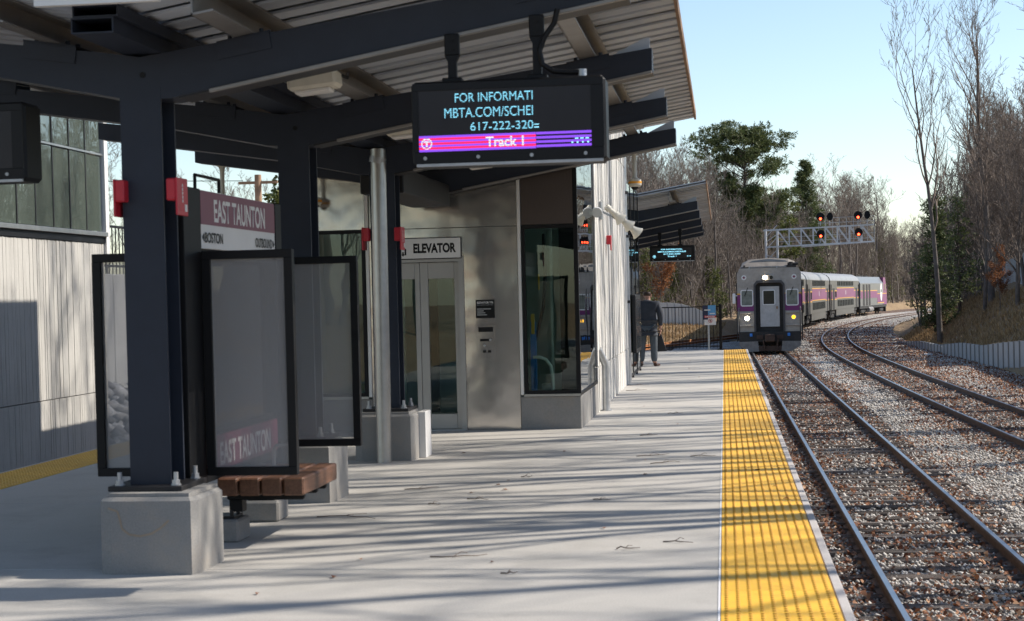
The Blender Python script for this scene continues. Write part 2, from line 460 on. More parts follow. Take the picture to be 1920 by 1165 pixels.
def mk(name, mb, mat, parent=None, smooth=None, local=False, **kw):
    O = Vector((0, 0, 0)) if local else org(parent)
    me = bpy.data.meshes.new(name)
    me.from_pydata([(p[0] - O.x, p[1] - O.y, p[2] - O.z) for p in mb.v], [], mb.f)
    bm = bmesh.new(); bm.from_mesh(me)
    bmesh.ops.recalc_face_normals(bm, faces=bm.faces)
    bm.to_mesh(me); bm.free()
    if smooth:
        me.polygons.foreach_set('use_smooth', [True] * len(me.polygons))
        me.set_sharp_from_angle(angle=math.radians(smooth))
    return link(name, me, mat, parent, **kw)

def fast_mesh(name, V, F):
    V = np.asarray(V, np.float32); F = np.asarray(F, np.int32); k = F.shape[1]
    me = bpy.data.meshes.new(name)
    me.vertices.add(len(V)); me.vertices.foreach_set('co', V.ravel())
    me.loops.add(F.size); me.loops.foreach_set('vertex_index', F.ravel())
    me.polygons.add(len(F)); me.polygons.foreach_set('loop_start', np.arange(0, F.size, k, dtype=np.int32))
    me.update(calc_edges=True)
    return me

def thing(name, label, cat, loc=(0, 0, 0), group=None, kind=None):
    o = bpy.data.objects.new(name, None)
    COL.objects.link(o); o.location = loc
    o.empty_display_size = 0.2
    ORG[o.name] = Vector(loc)
    return setp(o, label, cat, group, kind)

def copy_tree(o, parent=None):
    c = o.copy(); COL.objects.link(c)
    if parent is not None: c.parent = parent
    for ch in list(o.children): copy_tree(ch, c)
    return c

def place(o, loc, rz=0.0, sc=1.0, label=None, group=None):
    o.location = loc; o.rotation_euler = (0, 0, rz); o.scale = (sc, sc, sc) if not isinstance(sc, tuple) else sc
    return setp(o, label, None, group)

def text(name, body, box, mat, parent, r=(1, 0, 0), u=(0, 0, 1), bold=0.022, local=False):
    # box = (origin corner point, width, height): lettering fitted into it
    cu = bpy.data.curves.new(name, 'FONT'); cu.body = body; cu.size = 1.0; cu.extrude = 0.0; cu.offset = bold
    t = bpy.data.objects.new(name, cu); COL.objects.link(t)
    bpy.context.view_layer.update()
    me = bpy.data.meshes.new_from_object(t.evaluated_get(bpy.context.evaluated_depsgraph_get()))
    bpy.data.objects.remove(t); bpy.data.curves.remove(cu)
    me.name = name
    co = np.empty(len(me.vertices) * 3, np.float32); me.vertices.foreach_get('co', co); co = co.reshape(-1, 3)
    lo = co.min(0); hi = co.max(0)
    p0, wd, ht = box
    a = (co[:, 0] - lo[0]) / (hi[0] - lo[0]) * wd; b = (co[:, 1] - lo[1]) / (hi[1] - lo[1]) * ht
    O = Vector((0, 0, 0)) if local else org(parent)
    P = np.array(p0)[None] + a[:, None] * np.array(r)[None] + b[:, None] * np.array(u)[None] - np.array(O)[None]
    me.vertices.foreach_set('co', P.astype(np.float32).ravel()); me.update()
    me.materials.clear()
    return link(name, me, mat, parent)

# ------------------------------------------------------------------ track centre lines, terrain
def c1(Y): return 1.66 - 0.0042 * (Y - 10) if Y < 74 else 1.39 + (Y - 74) ** 2 / 832.0
def c2(Y): return 4.92 + 0.00036 * (70 - Y) ** 2 if Y < 70 else 4.92 + (Y - 70) ** 2 / 760.0
def edge(Y): return max(9.2 - 0.0207 * (Y - 54.8), c2(max(Y, 70)) + 3.2)
WT = [(20, 1.1), (40, .45), (54.8, -.25), (58.5, -.43), (62.7, -.68), (67.5, -.72), (73.2, -1.0), (79.3, -1.02), (87.2, -1.27), (95, -1.4)]
def walltop(Y): return float(np.interp(Y, [a for a, b in WT], [b for a, b in WT]))
def tz(x, Y):
    z = -1.5
    e = edge(Y)
    if Y > 40 and c1(Y) - 3.4 < x < (e if Y < 95 else c2(Y) + 2.8): return -1.5
    if x > e + .2:
        t = max(0, x - e - .9)
        z = walltop(Y) - 0.3 + min(t * 0.62, 3.6) + max(0, min(1.5, (t - 12) * .08))
    if x < c1(Y) - 3.0 and Y > 90:
        d = Y - 97 - (x + 3.5) * 0.55
        z = -1.5 + max(0.0, min(1.0, d * 0.085))
    if x < -12.5:
        z = max(z, -1.5 + min(1.6, (-12.5 - x) * 0.4))
    far = max(0, (Y - 130) / 120)
    if Y > 130: z = z * (1 - min(1, far)) + (-0.6) * min(1, far)
    return z + 0.06 * math.sin(x * 1.7 + Y * 0.6) * math.cos(Y * 1.1)

xs = sorted(set([-600, -350, -200, -120, -80, -60] + list(np.arange(-45, 45.1, 1.5)) + list(np.arange(7, 14, .5)) + [50, 60, 80, 120, 200, 350, 600]))
ys = sorted(set([-400, -200, -120, -70, -40] + list(np.arange(-20, 260.1, 1.5)) + [280, 320, 400, 600, 1000]))
V = []
for y in ys:
    for x in xs: V.append((x, y, tz(x, y)))
nx = len(xs)
F = [(j * nx + i, j * nx + i + 1, (j + 1) * nx + i + 1, (j + 1) * nx + i) for j in range(len(ys) - 1) for i in range(nx - 1)]
me = fast_mesh('ground', V, F); me.polygons.foreach_set('use_smooth', [True] * len(me.polygons))
link('ground', me, 'ground', kind='structure')

# ballast bed along the tracks
V = []; F = []
BY = np.arange(-15, 240, 1.0); BU = np.linspace(0, 1, 25)
for y in BY:
    xl = 0.02 if y < 46 else max(0.02 - (y - 46) * 0.12, -3.5) + (c1(y) - 1.39 if y > 74 else 0)
    xr = edge(y) - 0.02 if y < 95 else c2(y) + 3.0
    for uu in BU:
        x = xl + (xr - xl) * uu
        V.append((x, y, -1.40 + 0.03 * math.sin(x * 5.1 + y * 2.3) * math.sin(y * 3.1 - x) - (0.05 if (c1(y) + 1.4 < x < c2(y) - 1.4) else 0)))
n = len(BU)
F = [(j * n + i, j * n + i + 1, (j + 1) * n + i + 1, (j + 1) * n + i) for j in range(len(BY) - 1) for i in range(n - 1)]
me = fast_mesh('ballast_bed', V, F); me.polygons.foreach_set('use_smooth', [True] * len(me.polygons))
link('ballast_bed', me, 'ballast', kind='structure')
# service track gravel on the far side of the island platform
b = MB(); b.box(-11.9, -7.8, -15, 84, -1.6, -1.44)
mk('gravel_bed', b, 'ballast', kind='structure')

# ------------------------------------------------------------------ platform
plat = thing('platform', 'grey concrete island platform with yellow tactile edges', None, (0, 0, 0), kind='structure')
b = MB(); b.box(-7.55, -0.25, -20, 44.9, -1.6, -0.28); mk('foundation', b, 'found', plat)
sy = [9.43 + 3.2 * k for k in range(-9, 12)]
sy = [y for y in sy if y < 44.9] + [44.9]
for a, c in zip(sy[:-1], sy[1:]):
    b = MB(); b.box(-7.1, -0.667, a + .005, c - .005, -.28, 0, .009); mk('slab', b, 'slab', plat)
    b = MB(); b.box(-0.66, 0.0, a + .004, c - .004, -.28, -0.012, .008); b.box(-.056, 0, a + .004, c - .004, -.02, 0.0, .006); mk('edge_slab', b, 'edge', plat)
    b = MB(); b.box(-7.76, -7.107, a + .004, c - .004, -.28, -0.012, .008); b.box(-7.76, -7.705, a + .004, c - .004, -.02, 0.0, .006); mk('edge_slab', b, 'edge', plat)
# tactile tile with truncated domes
def tile_mesh():
    b = MB(); b.box(-.3, .3, -.303, .303, -.0115, .003, .0015)
    me_b = b
    d = MB()
    for i in range(10):
        for j in range(10):
            x = -.27 + .06 * i; y = -.27 + .06 * j
            d.cyl((x, y, .0025), (x, y, .009), .0135, .008, 8)
    return me_b, d
tb, dbm = tile_mesh()
tl = mk('tactile_tile', tb, 'yellow', plat, local=True)
dm = mk('dome', dbm, 'yellowd', tl, local=True, kind='stuff')
tl.location = (-.361, 6.0, 0)
for k in range(1, 64):
    y = 6.0 + .61 * k
    if y > 44.6: break
    c = tl.copy(); COL.objects.link(c); c.parent = plat; c.location = (-.361, y, 0)
    e = dm.copy(); COL.objects.link(e); e.parent = c
for k in range(0, 52):
    y = 9.0 + .61 * k
    c = tl.copy(); COL.objects.link(c); c.parent = plat; c.location = (-7.405, y, 0)
    e = dm.copy(); COL.objects.link(e); e.parent = c
b = MB(); b.box(-.675, -.6635, -20, 44.85, -.2, .0035); mk('edging_strip', b, 'signw', plat)

# ------------------------------------------------------------------ tracks
RAILP = [(-.07, 0), (.07, 0), (.07, .012), (.012, .03), (.012, .105), (.036, .118), (.036, .145), (.026, .155), (-.026, .155), (-.036, .145), (-.036, .118), (-.012, .105), (-.012, .03), (-.07, .012)]
def sweep(fn, off, y0, y1, prof, zb, step=1.5):
    b = MB(); Y = np.arange(y0, y1 + .01, step); n = len(prof); vs = []
    for y in Y:
        t = (fn(y + .5) - fn(y - .5)); q = Vector((1, -t)).normalized()
        cx = fn(y) + off * q.x; cy = y + off * q.y
        for px, pz in prof: vs.append((cx + px * q.x, cy + px * q.y, zb + pz))
    m = len(Y)
    fs = [(i * n + k, i * n + (k + 1) % n, (i + 1) * n + (k + 1) % n, (i + 1) * n + k) for i in range(m - 1) for k in range(n)]
    return b.add(vs, fs + [tuple(range(n)), tuple(range((m - 1) * n, m * n))])
def tie_mesh(seed):
    r = random.Random(seed); top = []
    xsn = np.linspace(.095, -.095, 14)
    for i, q in enumerate(xsn):
        top.append((float(q), .16 - (r.choice([0, 0, 0, .012, .03]) if 0 < i < 13 else .012)))
    b = MB(); b.prism([(-.095, 0), (.095, 0)] + top, 'x', -1.3, 1.3); return b
ties = []
def track(name, label, fn, y0, y1, ty0, ty1, group, tsp=.53, railmat='rust', top=True, z=-1.22, label_cat='railway track'):
    t = thing(name, label, label_cat, (fn(y0), y0, z - .155), group)
    for s in (-1, 1):
        r = mk('rail', sweep(fn, s * .7525, y0, y1, RAILP, z - .155), railmat, t, smooth=40)
        if top: mk('running_surface', sweep(fn, s * .7525, y0, y1, [(-.027, .1556), (.027, .1556), (.027, .157), (-.027, .157)], z - .155), 'railtop', r)
    rr = random.Random(len(name) + int(y0)); y = ty0
    while y < ty1:
        if len(ties) < 4:
            o = mk('tie', tie_mesh(len(ties)), 'tie' if len(ties) % 2 else 'tie2', t, local=True); ties.append(o)
        else:
            o = rr.choice(ties).copy(); COL.objects.link(o); o.parent = t
        O = org(t)
        o.location = (fn(y) - O.x + rr.uniform(-.05, .05), y - O.y, z - .275 - O.z + rr.uniform(-.012, .006) )
        o.rotation_euler = (0, 0, -math.atan(fn(y + .5) - fn(y - .5)) + rr.uniform(-.015, .015))
        y += tsp + rr.uniform(-.05, .05)
    return t
track('railway_track', 'railway track nearest the platform, with the train standing on it', c1, -15, 213, 5, 84, None)
track('railway_track', 'second railway track, beside the low retaining wall on the right', c2, -15, 213, 18, 110, None)
def c3(Y): return float(np.interp(Y, [-20, 55, 72, 84, 92, 100, 108, 118], [-9.45, -9.45, -7.9, -5.3, -3.0, -.6, 1.6, 3.2]))
track('railway_track', 'rusty siding track curving behind the platform end fence', c3, -15, 110, 70, 106, None, .6, 'rustlight', False, -1.2)

# loose ballast stones and leaves
def density_leaf(x, y):
    n = np.sin(x * 1.9 + y * .55) * np.sin(y * .83 - x * .7) + .6 * np.sin(x * 4.3 - y * 1.7) * np.sin(y * 2.1 + x)
    d = .36 + .34 * n
    d += np.where((x > 4.0), .3, 0) + np.where(x < .8, .3, 0)
    d -= np.where((x > 2.9) & (x < 4.0), .22, 0)
    for rx in (.85, 2.35): d += .35 * np.exp(-((x - rx) / .22) ** 2)
    return d
def ground_samples(n, y0, y1, p=1.6):
    y = y0 + (y1 - y0) * rng.random(n) ** p
    x = .08 + rng.random(n) * 8.9
    x = x + np.where(y > 74, (np.maximum(y, 74) - 74) ** 2 / 800, 0)
    return x, y
OCT = np.array([(1, 0, 0), (-1, 0, 0), (0, 1, 0), (0, -1, 0), (0, 0, 1), (0, 0, -1)], float)
OF = np.array([(0, 2, 4), (2, 1, 4), (1, 3, 4), (3, 0, 4), (2, 0, 5), (1, 2, 5), (3, 1, 5), (0, 3, 5)])
def blobs(P, S):
    n = len(P); A = rng.random(n) * 6.283
    v = OCT[None] * (S[:, None, None] * (.7 + .6 * rng.random((n, 6, 1))))
    v = v + rng.normal(0, .18, v.shape) * S[:, None, None]
    v[:, :, 2] *= .75
    ca, sa = np.cos(A)[:, None], np.sin(A)[:, None]
    vx = v[:, :, 0] * ca - v[:, :, 1] * sa; vy = v[:, :, 0] * sa + v[:, :, 1] * ca
    v = np.stack([vx, vy, v[:, :, 2]], 2) + P[:, None, :]
    return v.reshape(-1, 3), (OF[None] + 6 * np.arange(n)[:, None, None]).reshape(-1, 3)
def on_rail(x, y):
    k = np.zeros(len(x), bool)
    for fn in (c1, c2):
        f = np.array([fn(q) for q in y])
        k |= (np.abs(np.abs(x - f) - .7525) < .075)
    return k
x, y = ground_samples(230000, 8.5, 185, 2.4)
k = ~on_rail(x, y)
x, y = x[k], y[k]
tiez = np.zeros(len(x))
P = np.stack([x, y, -1.374 + rng.normal(0, .014, len(x))], 1)
S = rng.uniform(.016, .034, len(x)) * (1 + np.maximum(0, y - 30) / 90)
Vv, Ff = blobs(P, S)
link('ballast_stones', fast_mesh('ballast_stones', Vv, Ff), 'stone', kind='stuff')
x, y = ground_samples(190000, 8.5, 185, 2.3)
k = (rng.random(len(x)) < .95 * density_leaf(x, y) * np.clip((150 - y) / 80, 0, 1)) & ~on_rail(x, y)
x, y = x[k], y[k]; n = len(x)
s = rng.uniform(.014, .03, n) * (1 + np.maximum(0, y - 30) / 80)
a = rng.random(n) * 6.283; tlt = rng.normal(0, .55, (n, 2))
Q = np.array([(-1, -.55, 0), (.1, -.75, .25), (1, 0, 0), (.1, .75, .25), (-1, .55, 0)])
q = Q[None] * s[:, None, None]
qx = q[:, :, 0] * np.cos(a)[:, None] - q[:, :, 1] * np.sin(a)[:, None]
qy = q[:, :, 0] * np.sin(a)[:, None] + q[:, :, 1] * np.cos(a)[:, None]
qz = q[:, :, 2] + qx * tlt[:, :1] + qy * tlt[:, 1:]
Vv = np.stack([qx + x[:, None], qy + y[:, None], qz - 1.343 + rng.normal(0, .012, (n, 1))], 2).reshape(-1, 3)
Ff = (np.array([[0, 1, 2, 3, 4]]) + 5 * np.arange(n)[:, None])
link('fallen_leaves', fast_mesh('fallen_leaves', Vv, Ff), 'leaf', kind='stuff')

# ------------------------------------------------------------------ canopies
def zr(x, dz=0): return 3.335 + .165 * (x + 4.14) + dz
def zl(x, dz=0): return 3.34 - .155 * (x + 4.14) + dz
def zb(x): return 2.885 + .175 * (x + 4.0)
def zt(x): return zb(x) + float(np.interp(x, [-4.0, -1.14], [.285, .18]))
def canopy(label, frames, ya, yb, cx, dzf, ycut=None, left=True, sub=True):
    can = thing('platform_canopy', label, 'canopy', (cx[0], frames[0], 0))
    for i, (Y, cxx) in enumerate(zip(frames, cx)):
        dz = dzf(Y); h = .13
        if cxx is not None:
            p0 = .52
            b = MB()
            b.box(cxx - .13, cxx + .13, Y - h, Y - h + .02, p0, 2.96 + dz); b.box(cxx - .13, cxx + .13, Y + h - .02, Y + h, p0, 2.96 + dz)
            b.box(cxx - .008, cxx + .008, Y - h + .02, Y + h - .02, p0, 2.96 + dz)
            col = mk('column', b, 'blue', can)
            b = MB(); b.box(cxx - .235, cxx + .235, Y - .24, Y + .24, .487, .52, .004); mk('base_plate', b, 'dark', col)
            for sx in (-1, 1):
                for sy2 in (-1, 1):
                    b = MB(); q = (cxx + sx * .18, Y + sy2 * .18)
                    b.cyl((*q, .52), (*q, .528), .032, n=12); b.cyl((*q, .528), (*q, .553), .026, n=6); b.cyl((*q, .553), (*q, .6), .015, n=8)
                    mk('anchor_bolt', b, 'galv', col, smooth=40)
            b = MB(); b.box(cxx + .01, cxx + .125, Y - .11, Y - .1, 2.18, 2.46); mk('cover_plate', b, 'purlin', col)
            b = MB(); b.cyl((cxx + .02, Y - h - .004, 3.04 + dz), (cxx + .02, Y - h + .01, 3.04 + dz), .018, n=12); mk('drain_hole', b, 'black', col)
            b = MB(); b.tube([(cxx + .1, Y - .06, .53), (cxx + .1, Y - .06, 2.9 + dz)], .012, 6); mk('conduit', b, 'galv', col, smooth=50)
        # right and left arm of the gull-wing frame, one plate girder
        R0 = -1.14; vx = -4.14
        top = [(vx, 3.15 + dz), (-3.5, zt(-3.5) + dz), (R0, zt(R0) + dz)]
        bot = [(R0, zb(R0) + dz), (-3.97, zb(-3.97) + dz)]
        lb = [(-4.28, 2.905 + dz), (-5.1, 3.075 + dz), (-7.02, 3.36 + dz)]; lt = [(-7.02, 3.53 + dz), (-4.35, 3.185 + dz)]
        b = MB()
        poly = top + bot + ([(-3.97, 2.96 + dz - .12)] if False else []) + (lb + lt if left else [(-4.28, 2.86 + dz), (-4.28, 3.15 + dz)])
        b.prism(poly, 'y', Y - h + (.002), Y + h - .002)
        beam = mk('beam', b, 'blue', can)
        b = MB(); b.bar((-3.7, Y - h - .006, zb(-3.7) + dz - .012), (R0, Y - h - .006, zb(R0) + dz - .012), .03, .024, .004); mk('bottom_flange', b, 'purlin', beam)
        b = MB(); b.bar((-3.9, Y, zb(-3.9) + dz - .006), (R0 + .005, Y, zb(R0) + dz - .006), .25, .012); mk('flange_plate', b, 'dark', beam)
        b = MB(); b.prism([(-1.5, zt(-1.5) + dz + .002), (-1.16, zt(-1.16) + dz + .002), (-1.16, zt(-1.16) + dz + .1), (-1.2, zt(-1.16) + dz + .1)], 'y', Y - .02, Y + .02); mk('end_fin', b, 'deck', beam)
        for px in (-3.48, -1.65) + ((-4.72, -6.6) if left else ()):
            s = .17 if px > -4.1 else -.15
            zz = (zt(px) if px > -4.1 else 3.2 + .147 * (-4.35 - px)) + dz
            b = MB()
            for e in (-1, 1):
                b.bar((px - .17, Y + e * (h + .004), zz - s * .17 - .052), (px + .17, Y + e * (h + .004), zz + s * .17 - .052), .008, .1)
                for q in (-.1, .1): b.cyl((px + q, Y + e * h * .6, zz + s * q + .004), (px + q, Y + e * h * .6, zz + s * q + .04), .016, n=6)
            b.bar((px - .17, Y, zz - s * .17 + .006), (px + .17, Y, zz + s * .17 + .006), .26, .012)
            mk('purlin_cleat', b, 'blue', beam)
    y0 = ya + .1; y1 = yb - .1
    def prl(px, wd, pm='purlin'):
        s = .165 if px > -4.1 else -.155
        D0, D1 = dzf(y0), dzf(y1)
        zz = (zt(px) if px > -4.1 else 3.2 + .147 * (-4.35 - px)) + .014
        zd = (zr(px) if px > -4.1 else zl(px)) - .004
        b = MB(); t = .012; hw = wd / 2
        segs = [(-hw, -hw + t, zz, zd), (-hw, hw, zz, zz + t), (-hw, hw, zd - t, zd)]
        for a0, a1, q0, q1 in segs:
            vs = []
            for yy, D in ((y0, D0), (y1, D1)):
                for xx, z_ in ((a0, q0), (a1, q0), (a1, q1), (a0, q1)):
                    vs.append((px + xx, yy, z_ + s * xx + D))
            b.add(vs, [(0, 1, 2, 3), (4, 5, 6, 7), (0, 1, 5, 4), (1, 2, 6, 5), (2, 3, 7, 6), (3, 0, 4, 7)])
        mk('purlin', b, pm, can)
    prl(-3.48, .13); prl(-1.65, .13)
    if left: prl(-4.72, .13); prl(-6.6, .13)
    # two stacked hollow tubes along the valley
    for z0, z1, xa, xb in ((3.172, 3.262, -4.25, -4.0), (3.264, 3.332, -4.24, -3.97)):
        b = MB(); t = .008
        D = dzf(y0); D2 = dzf(y1)
        def rb(xa_, xb_, za_, zb_):
            vs = [(x_, yy, z_ + dd) for yy, dd in ((y0, D), (y1, D2)) for x_, z_ in ((xa_, za_), (xb_, za_), (xb_, zb_), (xa_, zb_))]
            b.add(vs, [(0, 1, 2, 3), (4, 5, 6, 7), (0, 1, 5, 4), (1, 2, 6, 5), (2, 3, 7, 6), (3, 0, 4, 7)])
        rb(xa, xa + t, z0, z1); rb(xb - t, xb, z0, z1); rb(xa + t, xb - t, z0, z0 + t); rb(xa + t, xb - t, z1 - t, z1)
        mk('valley_tube', b, 'blue' if left else 'dark', can)
    # roof panels
    y = ya; rr = random.Random(5); kk = 0
    while y < yb - .02:
        kk += 1; y2 = min(y + (.2 if kk % 2 else .13), yb); dz = dzf(y) + (0 if kk % 2 else .03); t = rr.uniform(-.003, .003)
        sides = [(-4.12 if (ycut is None or y < ycut) else -2.3, -.95, zr)]
        if left and (ycut is None or y < ycut): sides.append((-4.16, -7.2, zl))
        for xa, xb, fz in sides:
            b = MB(); k1 = rr.uniform(-.004, .004)
            vs = [(xa, y + .004, fz(xa) + dz), (xa, y2 - .006, fz(xa) + dz + t), (xb, y2 - .006, fz(xb) + dz + t + k1), (xb, y + .004, fz(xb) + dz + k1)]
            vs += [(a_, b_, c_ + .018) for a_, b_, c_ in vs]
            b.add(vs, [(0, 1, 2, 3), (4, 5, 6, 7), (0, 1, 5, 4), (1, 2, 6, 5), (2, 3, 7, 6), (3, 0, 4, 7)])
            # standing rib beside the joint
            mk('roof_panel', b, 'deck', can)
        y = y2
    b = MB()
    for xa, xb, fz in [(-4.12 if ycut is None else -4.12, -.951, zr)] + ([(-4.16, -7.199, zl)] if left else []):
        yb2 = yb if ycut is None else ycut
        vs = [(xa, ya, fz(xa) + .05 + dzf(ya)), (xa, yb2, fz(xa) + .05 + dzf(yb2)), (xb, yb2, fz(xb) + .05 + dzf(yb2)), (xb, ya, fz(xb) + .05 + dzf(ya))]
        vs += [(p, q, r + .02) for p, q, r in vs]
        b.add(vs, [(0, 1, 2, 3), (4, 5, 6, 7), (0, 1, 5, 4), (1, 2, 6, 5), (2, 3, 7, 6), (3, 0, 4, 7)])
    if ycut is not None:
        xa, xb, fz = -2.3, -.951, zr
        vs = [(xa, ycut, fz(xa) + .05), (xa, yb, fz(xa) + .05), (xb, yb, fz(xb) + .05), (xb, ycut, fz(xb) + .05)]
        vs += [(p, q, r + .02) for p, q, r in vs]
        b.add(vs, [(0, 1, 2, 3), (4, 5, 6, 7), (0, 1, 5, 4), (1, 2, 6, 5), (2, 3, 7, 6), (3, 0, 4, 7)])
    mk('roof_skin', b, 'deck', can)
    b = MB(); b.bar((-.935, ya, zr(-.95) + .03 + dzf(ya)), (-.935, yb, zr(-.95) + .03 + dzf(yb)), .025, .1); mk('eave_trim', b, 'pole', can)
    b = MB(); b.box(-4.4, -3.68, ya - .05, ya - .005, zl(-4.3) - .055 + dzf(ya), zl(-4.3) + .3 + dzf(ya)); mk('valley_cap', b, 'white', can)
    return can
CX1 = [-4.145, -4.07, -4.03, None]
can1 = canopy('long gull-wing platform canopy on dark steel columns, nearest the camera', [9.61, 12.86, 16.08, 19.14], 8.6, 20.75, CX1, lambda Y: 0.0, 19.3)
b = MB(); b.box(-4.32, -3.86, 16.22, 19.0, 2.72, 2.98, .01); mk('longitudinal_beam', b, 'dark', can1)
b = MB(); vs = [(-5.75, 19.31, zl(-5.75)), (-5.75, 31, zl(-5.75)), (-7.2, 31, zl(-7.2)), (-7.2, 19.31, zl(-7.2))]; vs += [(p, q, r + .08) for p, q, r in vs]
b.add(vs, [(0, 1, 2, 3), (4, 5, 6, 7), (0, 1, 5, 4), (1, 2, 6, 5), (2, 3, 7, 6), (3, 0, 4, 7)]); mk('side_roof', b, 'deck', can1)
can2 = canopy('far platform canopy beyond the elevator tower, above the standing man', [34.5, 37.3, 40.1, 42.7, 44.7], 33.6, 45.4, [-4.1, None, -4.1, None, -4.1], lambda Y: -.02 * (Y - 34.5), None, False)

can_block = canopy('unseen canopy added behind the viewpoint to block sky light', [-13.2, -9.9, -6.6, -3.3, -.4], -16, 1.5, [-4.14, -4.14, -4.14, -4.14, None], lambda Y: 0.0, None)  # out of view, added to cut sky light on the shaded plinth faces
PLN = [(-4.085, 9.54, .6, .6, 'near concrete column plinth with rusty ring stain'), (-4.06, 12.83, .6, .6, 'concrete plinth behind the wooden bench, second from the camera'), (-4.03, 16.05, .6, .6, 'concrete plinth with steel downpipe in front of the elevator')]
for px, py, sx, sy2, lab in PLN:
    b = MB(); hx, hy, ch = sx / 2, sy2 / 2, .07
    poly = [(px - hx + ch, py - hy), (px + hx - ch * .4, py - hy), (px + hx, py - hy + ch), (px + hx, py + hy - ch), (px + hx - ch, py + hy), (px - hx + ch, py + hy), (px - hx, py + hy - ch), (px - hx, py - hy + ch * .3)]
    b.prism(poly, 'z', -.002, .445)
    n = len(poly); vs = [(p[0], p[1], .445) for p in poly] + [(px + (p[0] - px) * .93, py + (p[1] - py) * .93, .466) for p in poly]
    b.add(vs, [(i, (i + 1) % n, (i + 1) % n + n, i + n) for i in range(n)] + [tuple(range(n, 2 * n))])
    g = MB(); g.box(px - .25, px + .25, py - .26, py + .26, .466, .488)
    t = thing('column_plinth', lab, 'plinth', (px, py, 0)); mk('concrete_block', b, 'plinth', t); mk('grout_pad', g, 'plinth', t)
# rust ring stain: thin weathering film on the near plinth face
b = MB(); pts = [(-4.33, .405), (-4.27, .385), (-4.255, .33), (-4.245, .28), (-4.2, .245), (-4.13, .235), (-4.06, .25), (-4.0, .285), (-3.95, .33)]
for (xa, za), (xb, zb_) in zip(pts[:-1], pts[1:]): b.bar((xa, 9.2385, za), (xb, 9.2385, zb_), .001, .012)
MAT['stain'] = M('rust_stain', (0.3, 0.235, 0.17), 0.9)
mk('rust_stain', b, 'stain', bpy.data.objects['column_plinth'])

# ------------------------------------------------------------------ windscreen shelter with station sign
sh = thing('station_windscreen', 'dark framed windscreen under the near canopy with maroon EAST TAUNTON signs', 'windscreen', (-4.05, 11.1, 0))
b = MB(); b.box(-4.14, -4.0, 9.8, 10.14, .2, 2.38, .004); b.box(-4.14, -4.0, 11.9, 12.06, .2, 2.38, .004); mk('post', b, 'black', sh)
b = MB(); b.box(-4.1, -4.03, 10.14, 11.9, 1.93, 1.985); b.box(-4.1, -4.03, 10.14, 11.9, .74, .78); b.box(-4.1, -4.03, 10.14, 11.9, .44, .5); mk('rail', b, 'black', sh)
b = MB(); b.box(-4.07, -4.06, 10.142, 11.898, .782, 1.928); mk('glass_panel', b, 'glass', sh)
sg = MB(); sg.box(-4.1, -4.004, 10.142, 11.885, 1.99, 2.375, .003); sgn = mk('name_sign', sg, 'signw', sh)
b = MB(); b.box(-4.0045, -4.001, 10.145, 11.88, 2.15, 2.372); mk('maroon_field', b, 'maroon', sgn)
text('lettering', 'EAST TAUNTON', ((-4.0, 10.42, 2.172), 1.2, .155), 'signw', sgn, (0, 1, 0))
text('lettering', 'BOSTON', ((-4.0, 10.22, 2.03), .38, .07), 'signk', sgn, (0, 1, 0))
text('lettering', 'OUTBOUND', ((-4.0, 11.37, 2.03), .43, .07), 'signk', sgn, (0, 1, 0))
b = MB(); b.prism([(10.165, 2.065), (10.2, 2.04), (10.2, 2.09)], 'x', -4.002, -3.999); b.prism([(11.86, 2.065), (11.825, 2.04), (11.825, 2.09)], 'x', -4.002, -3.999); mk('arrow', b, 'signk', sgn)
b = MB(); b.box(-4.05, -4.02, 10.15, 11.88, .502, .735); low = mk('low_sign', b, 'maroon', sh)
text('lettering', 'EAST TAUNTON', ((-4.0195, 10.475, .525), 1.21, .16), 'signw', low, (0, 1, 0))
def wing(x0, x1, y, z0=.5, z1=1.97):
    f = .055
    b = MB(); b.box(x0, x1, y - .03, y + .03, z0, z0 + f, .003); b.box(x0, x1, y - .03, y + .03, z1 - f, z1, .003)
    b.box(x0, x0 + f, y - .03, y + .03, z0 + f, z1 - f); b.box(x1 - f, x1, y - .03, y + .03, z0 + f, z1 - f)
    wf = mk('wing_frame', b, 'black', sh)
    b = MB(); b.box(x0 + f, x1 - f, y - .004, y + .004, z0 + f, z1 - f); mk('wing_mesh', b, 'mesh', wf)
wing(-3.99, -3.385, 10.13); wing(-4.74, -4.15, 10.13); wing(-3.99, -3.415, 12.1); wing(-4.74, -4.15, 12.1)
b = MB(); b.tube([(-4.02, 10.1, 2.38), (-4.02, 10.1, 2.47), (-4.02, 10.6, 2.47), (-4.02, 10.6, 2.38)], .012, 6); mk('top_bracket', b, 'black', sh)
bench = thing('bench', 'wooden slat bench with dark steel supports beside the station windscreen', 'bench', (-3.65, 10.9, 0))
for k in range(4):
    xa = -4.005 + k * .152
    b = MB(); b.box(xa, xa + .138, 10.34 , 11.27, .335, .455, .01); mk('slat', b, 'wood', bench)
for yy in (10.55, 10.9, 11.15):
    b = MB(); b.box(-4.0, -3.46, yy - .03, yy + .03, .285, .333, .01); mk('support_arm', b, 'black', bench)
for yy in (10.6, 11.25):
    b = MB(); b.box(-3.99, -3.9, yy - .05, yy + .05, .2, .285); mk('leg', b, 'black', bench)
b = MB(); b.tube([(-3.65, 11.0, .455), (-3.65, 11.0, .58), (-3.67, 11.0, .61), (-3.78, 11.0, .61), (-3.8, 11.0, .58), (-3.8, 11.0, .455)], .014, 8); mk('armrest', b, 'galv', bench, smooth=50)
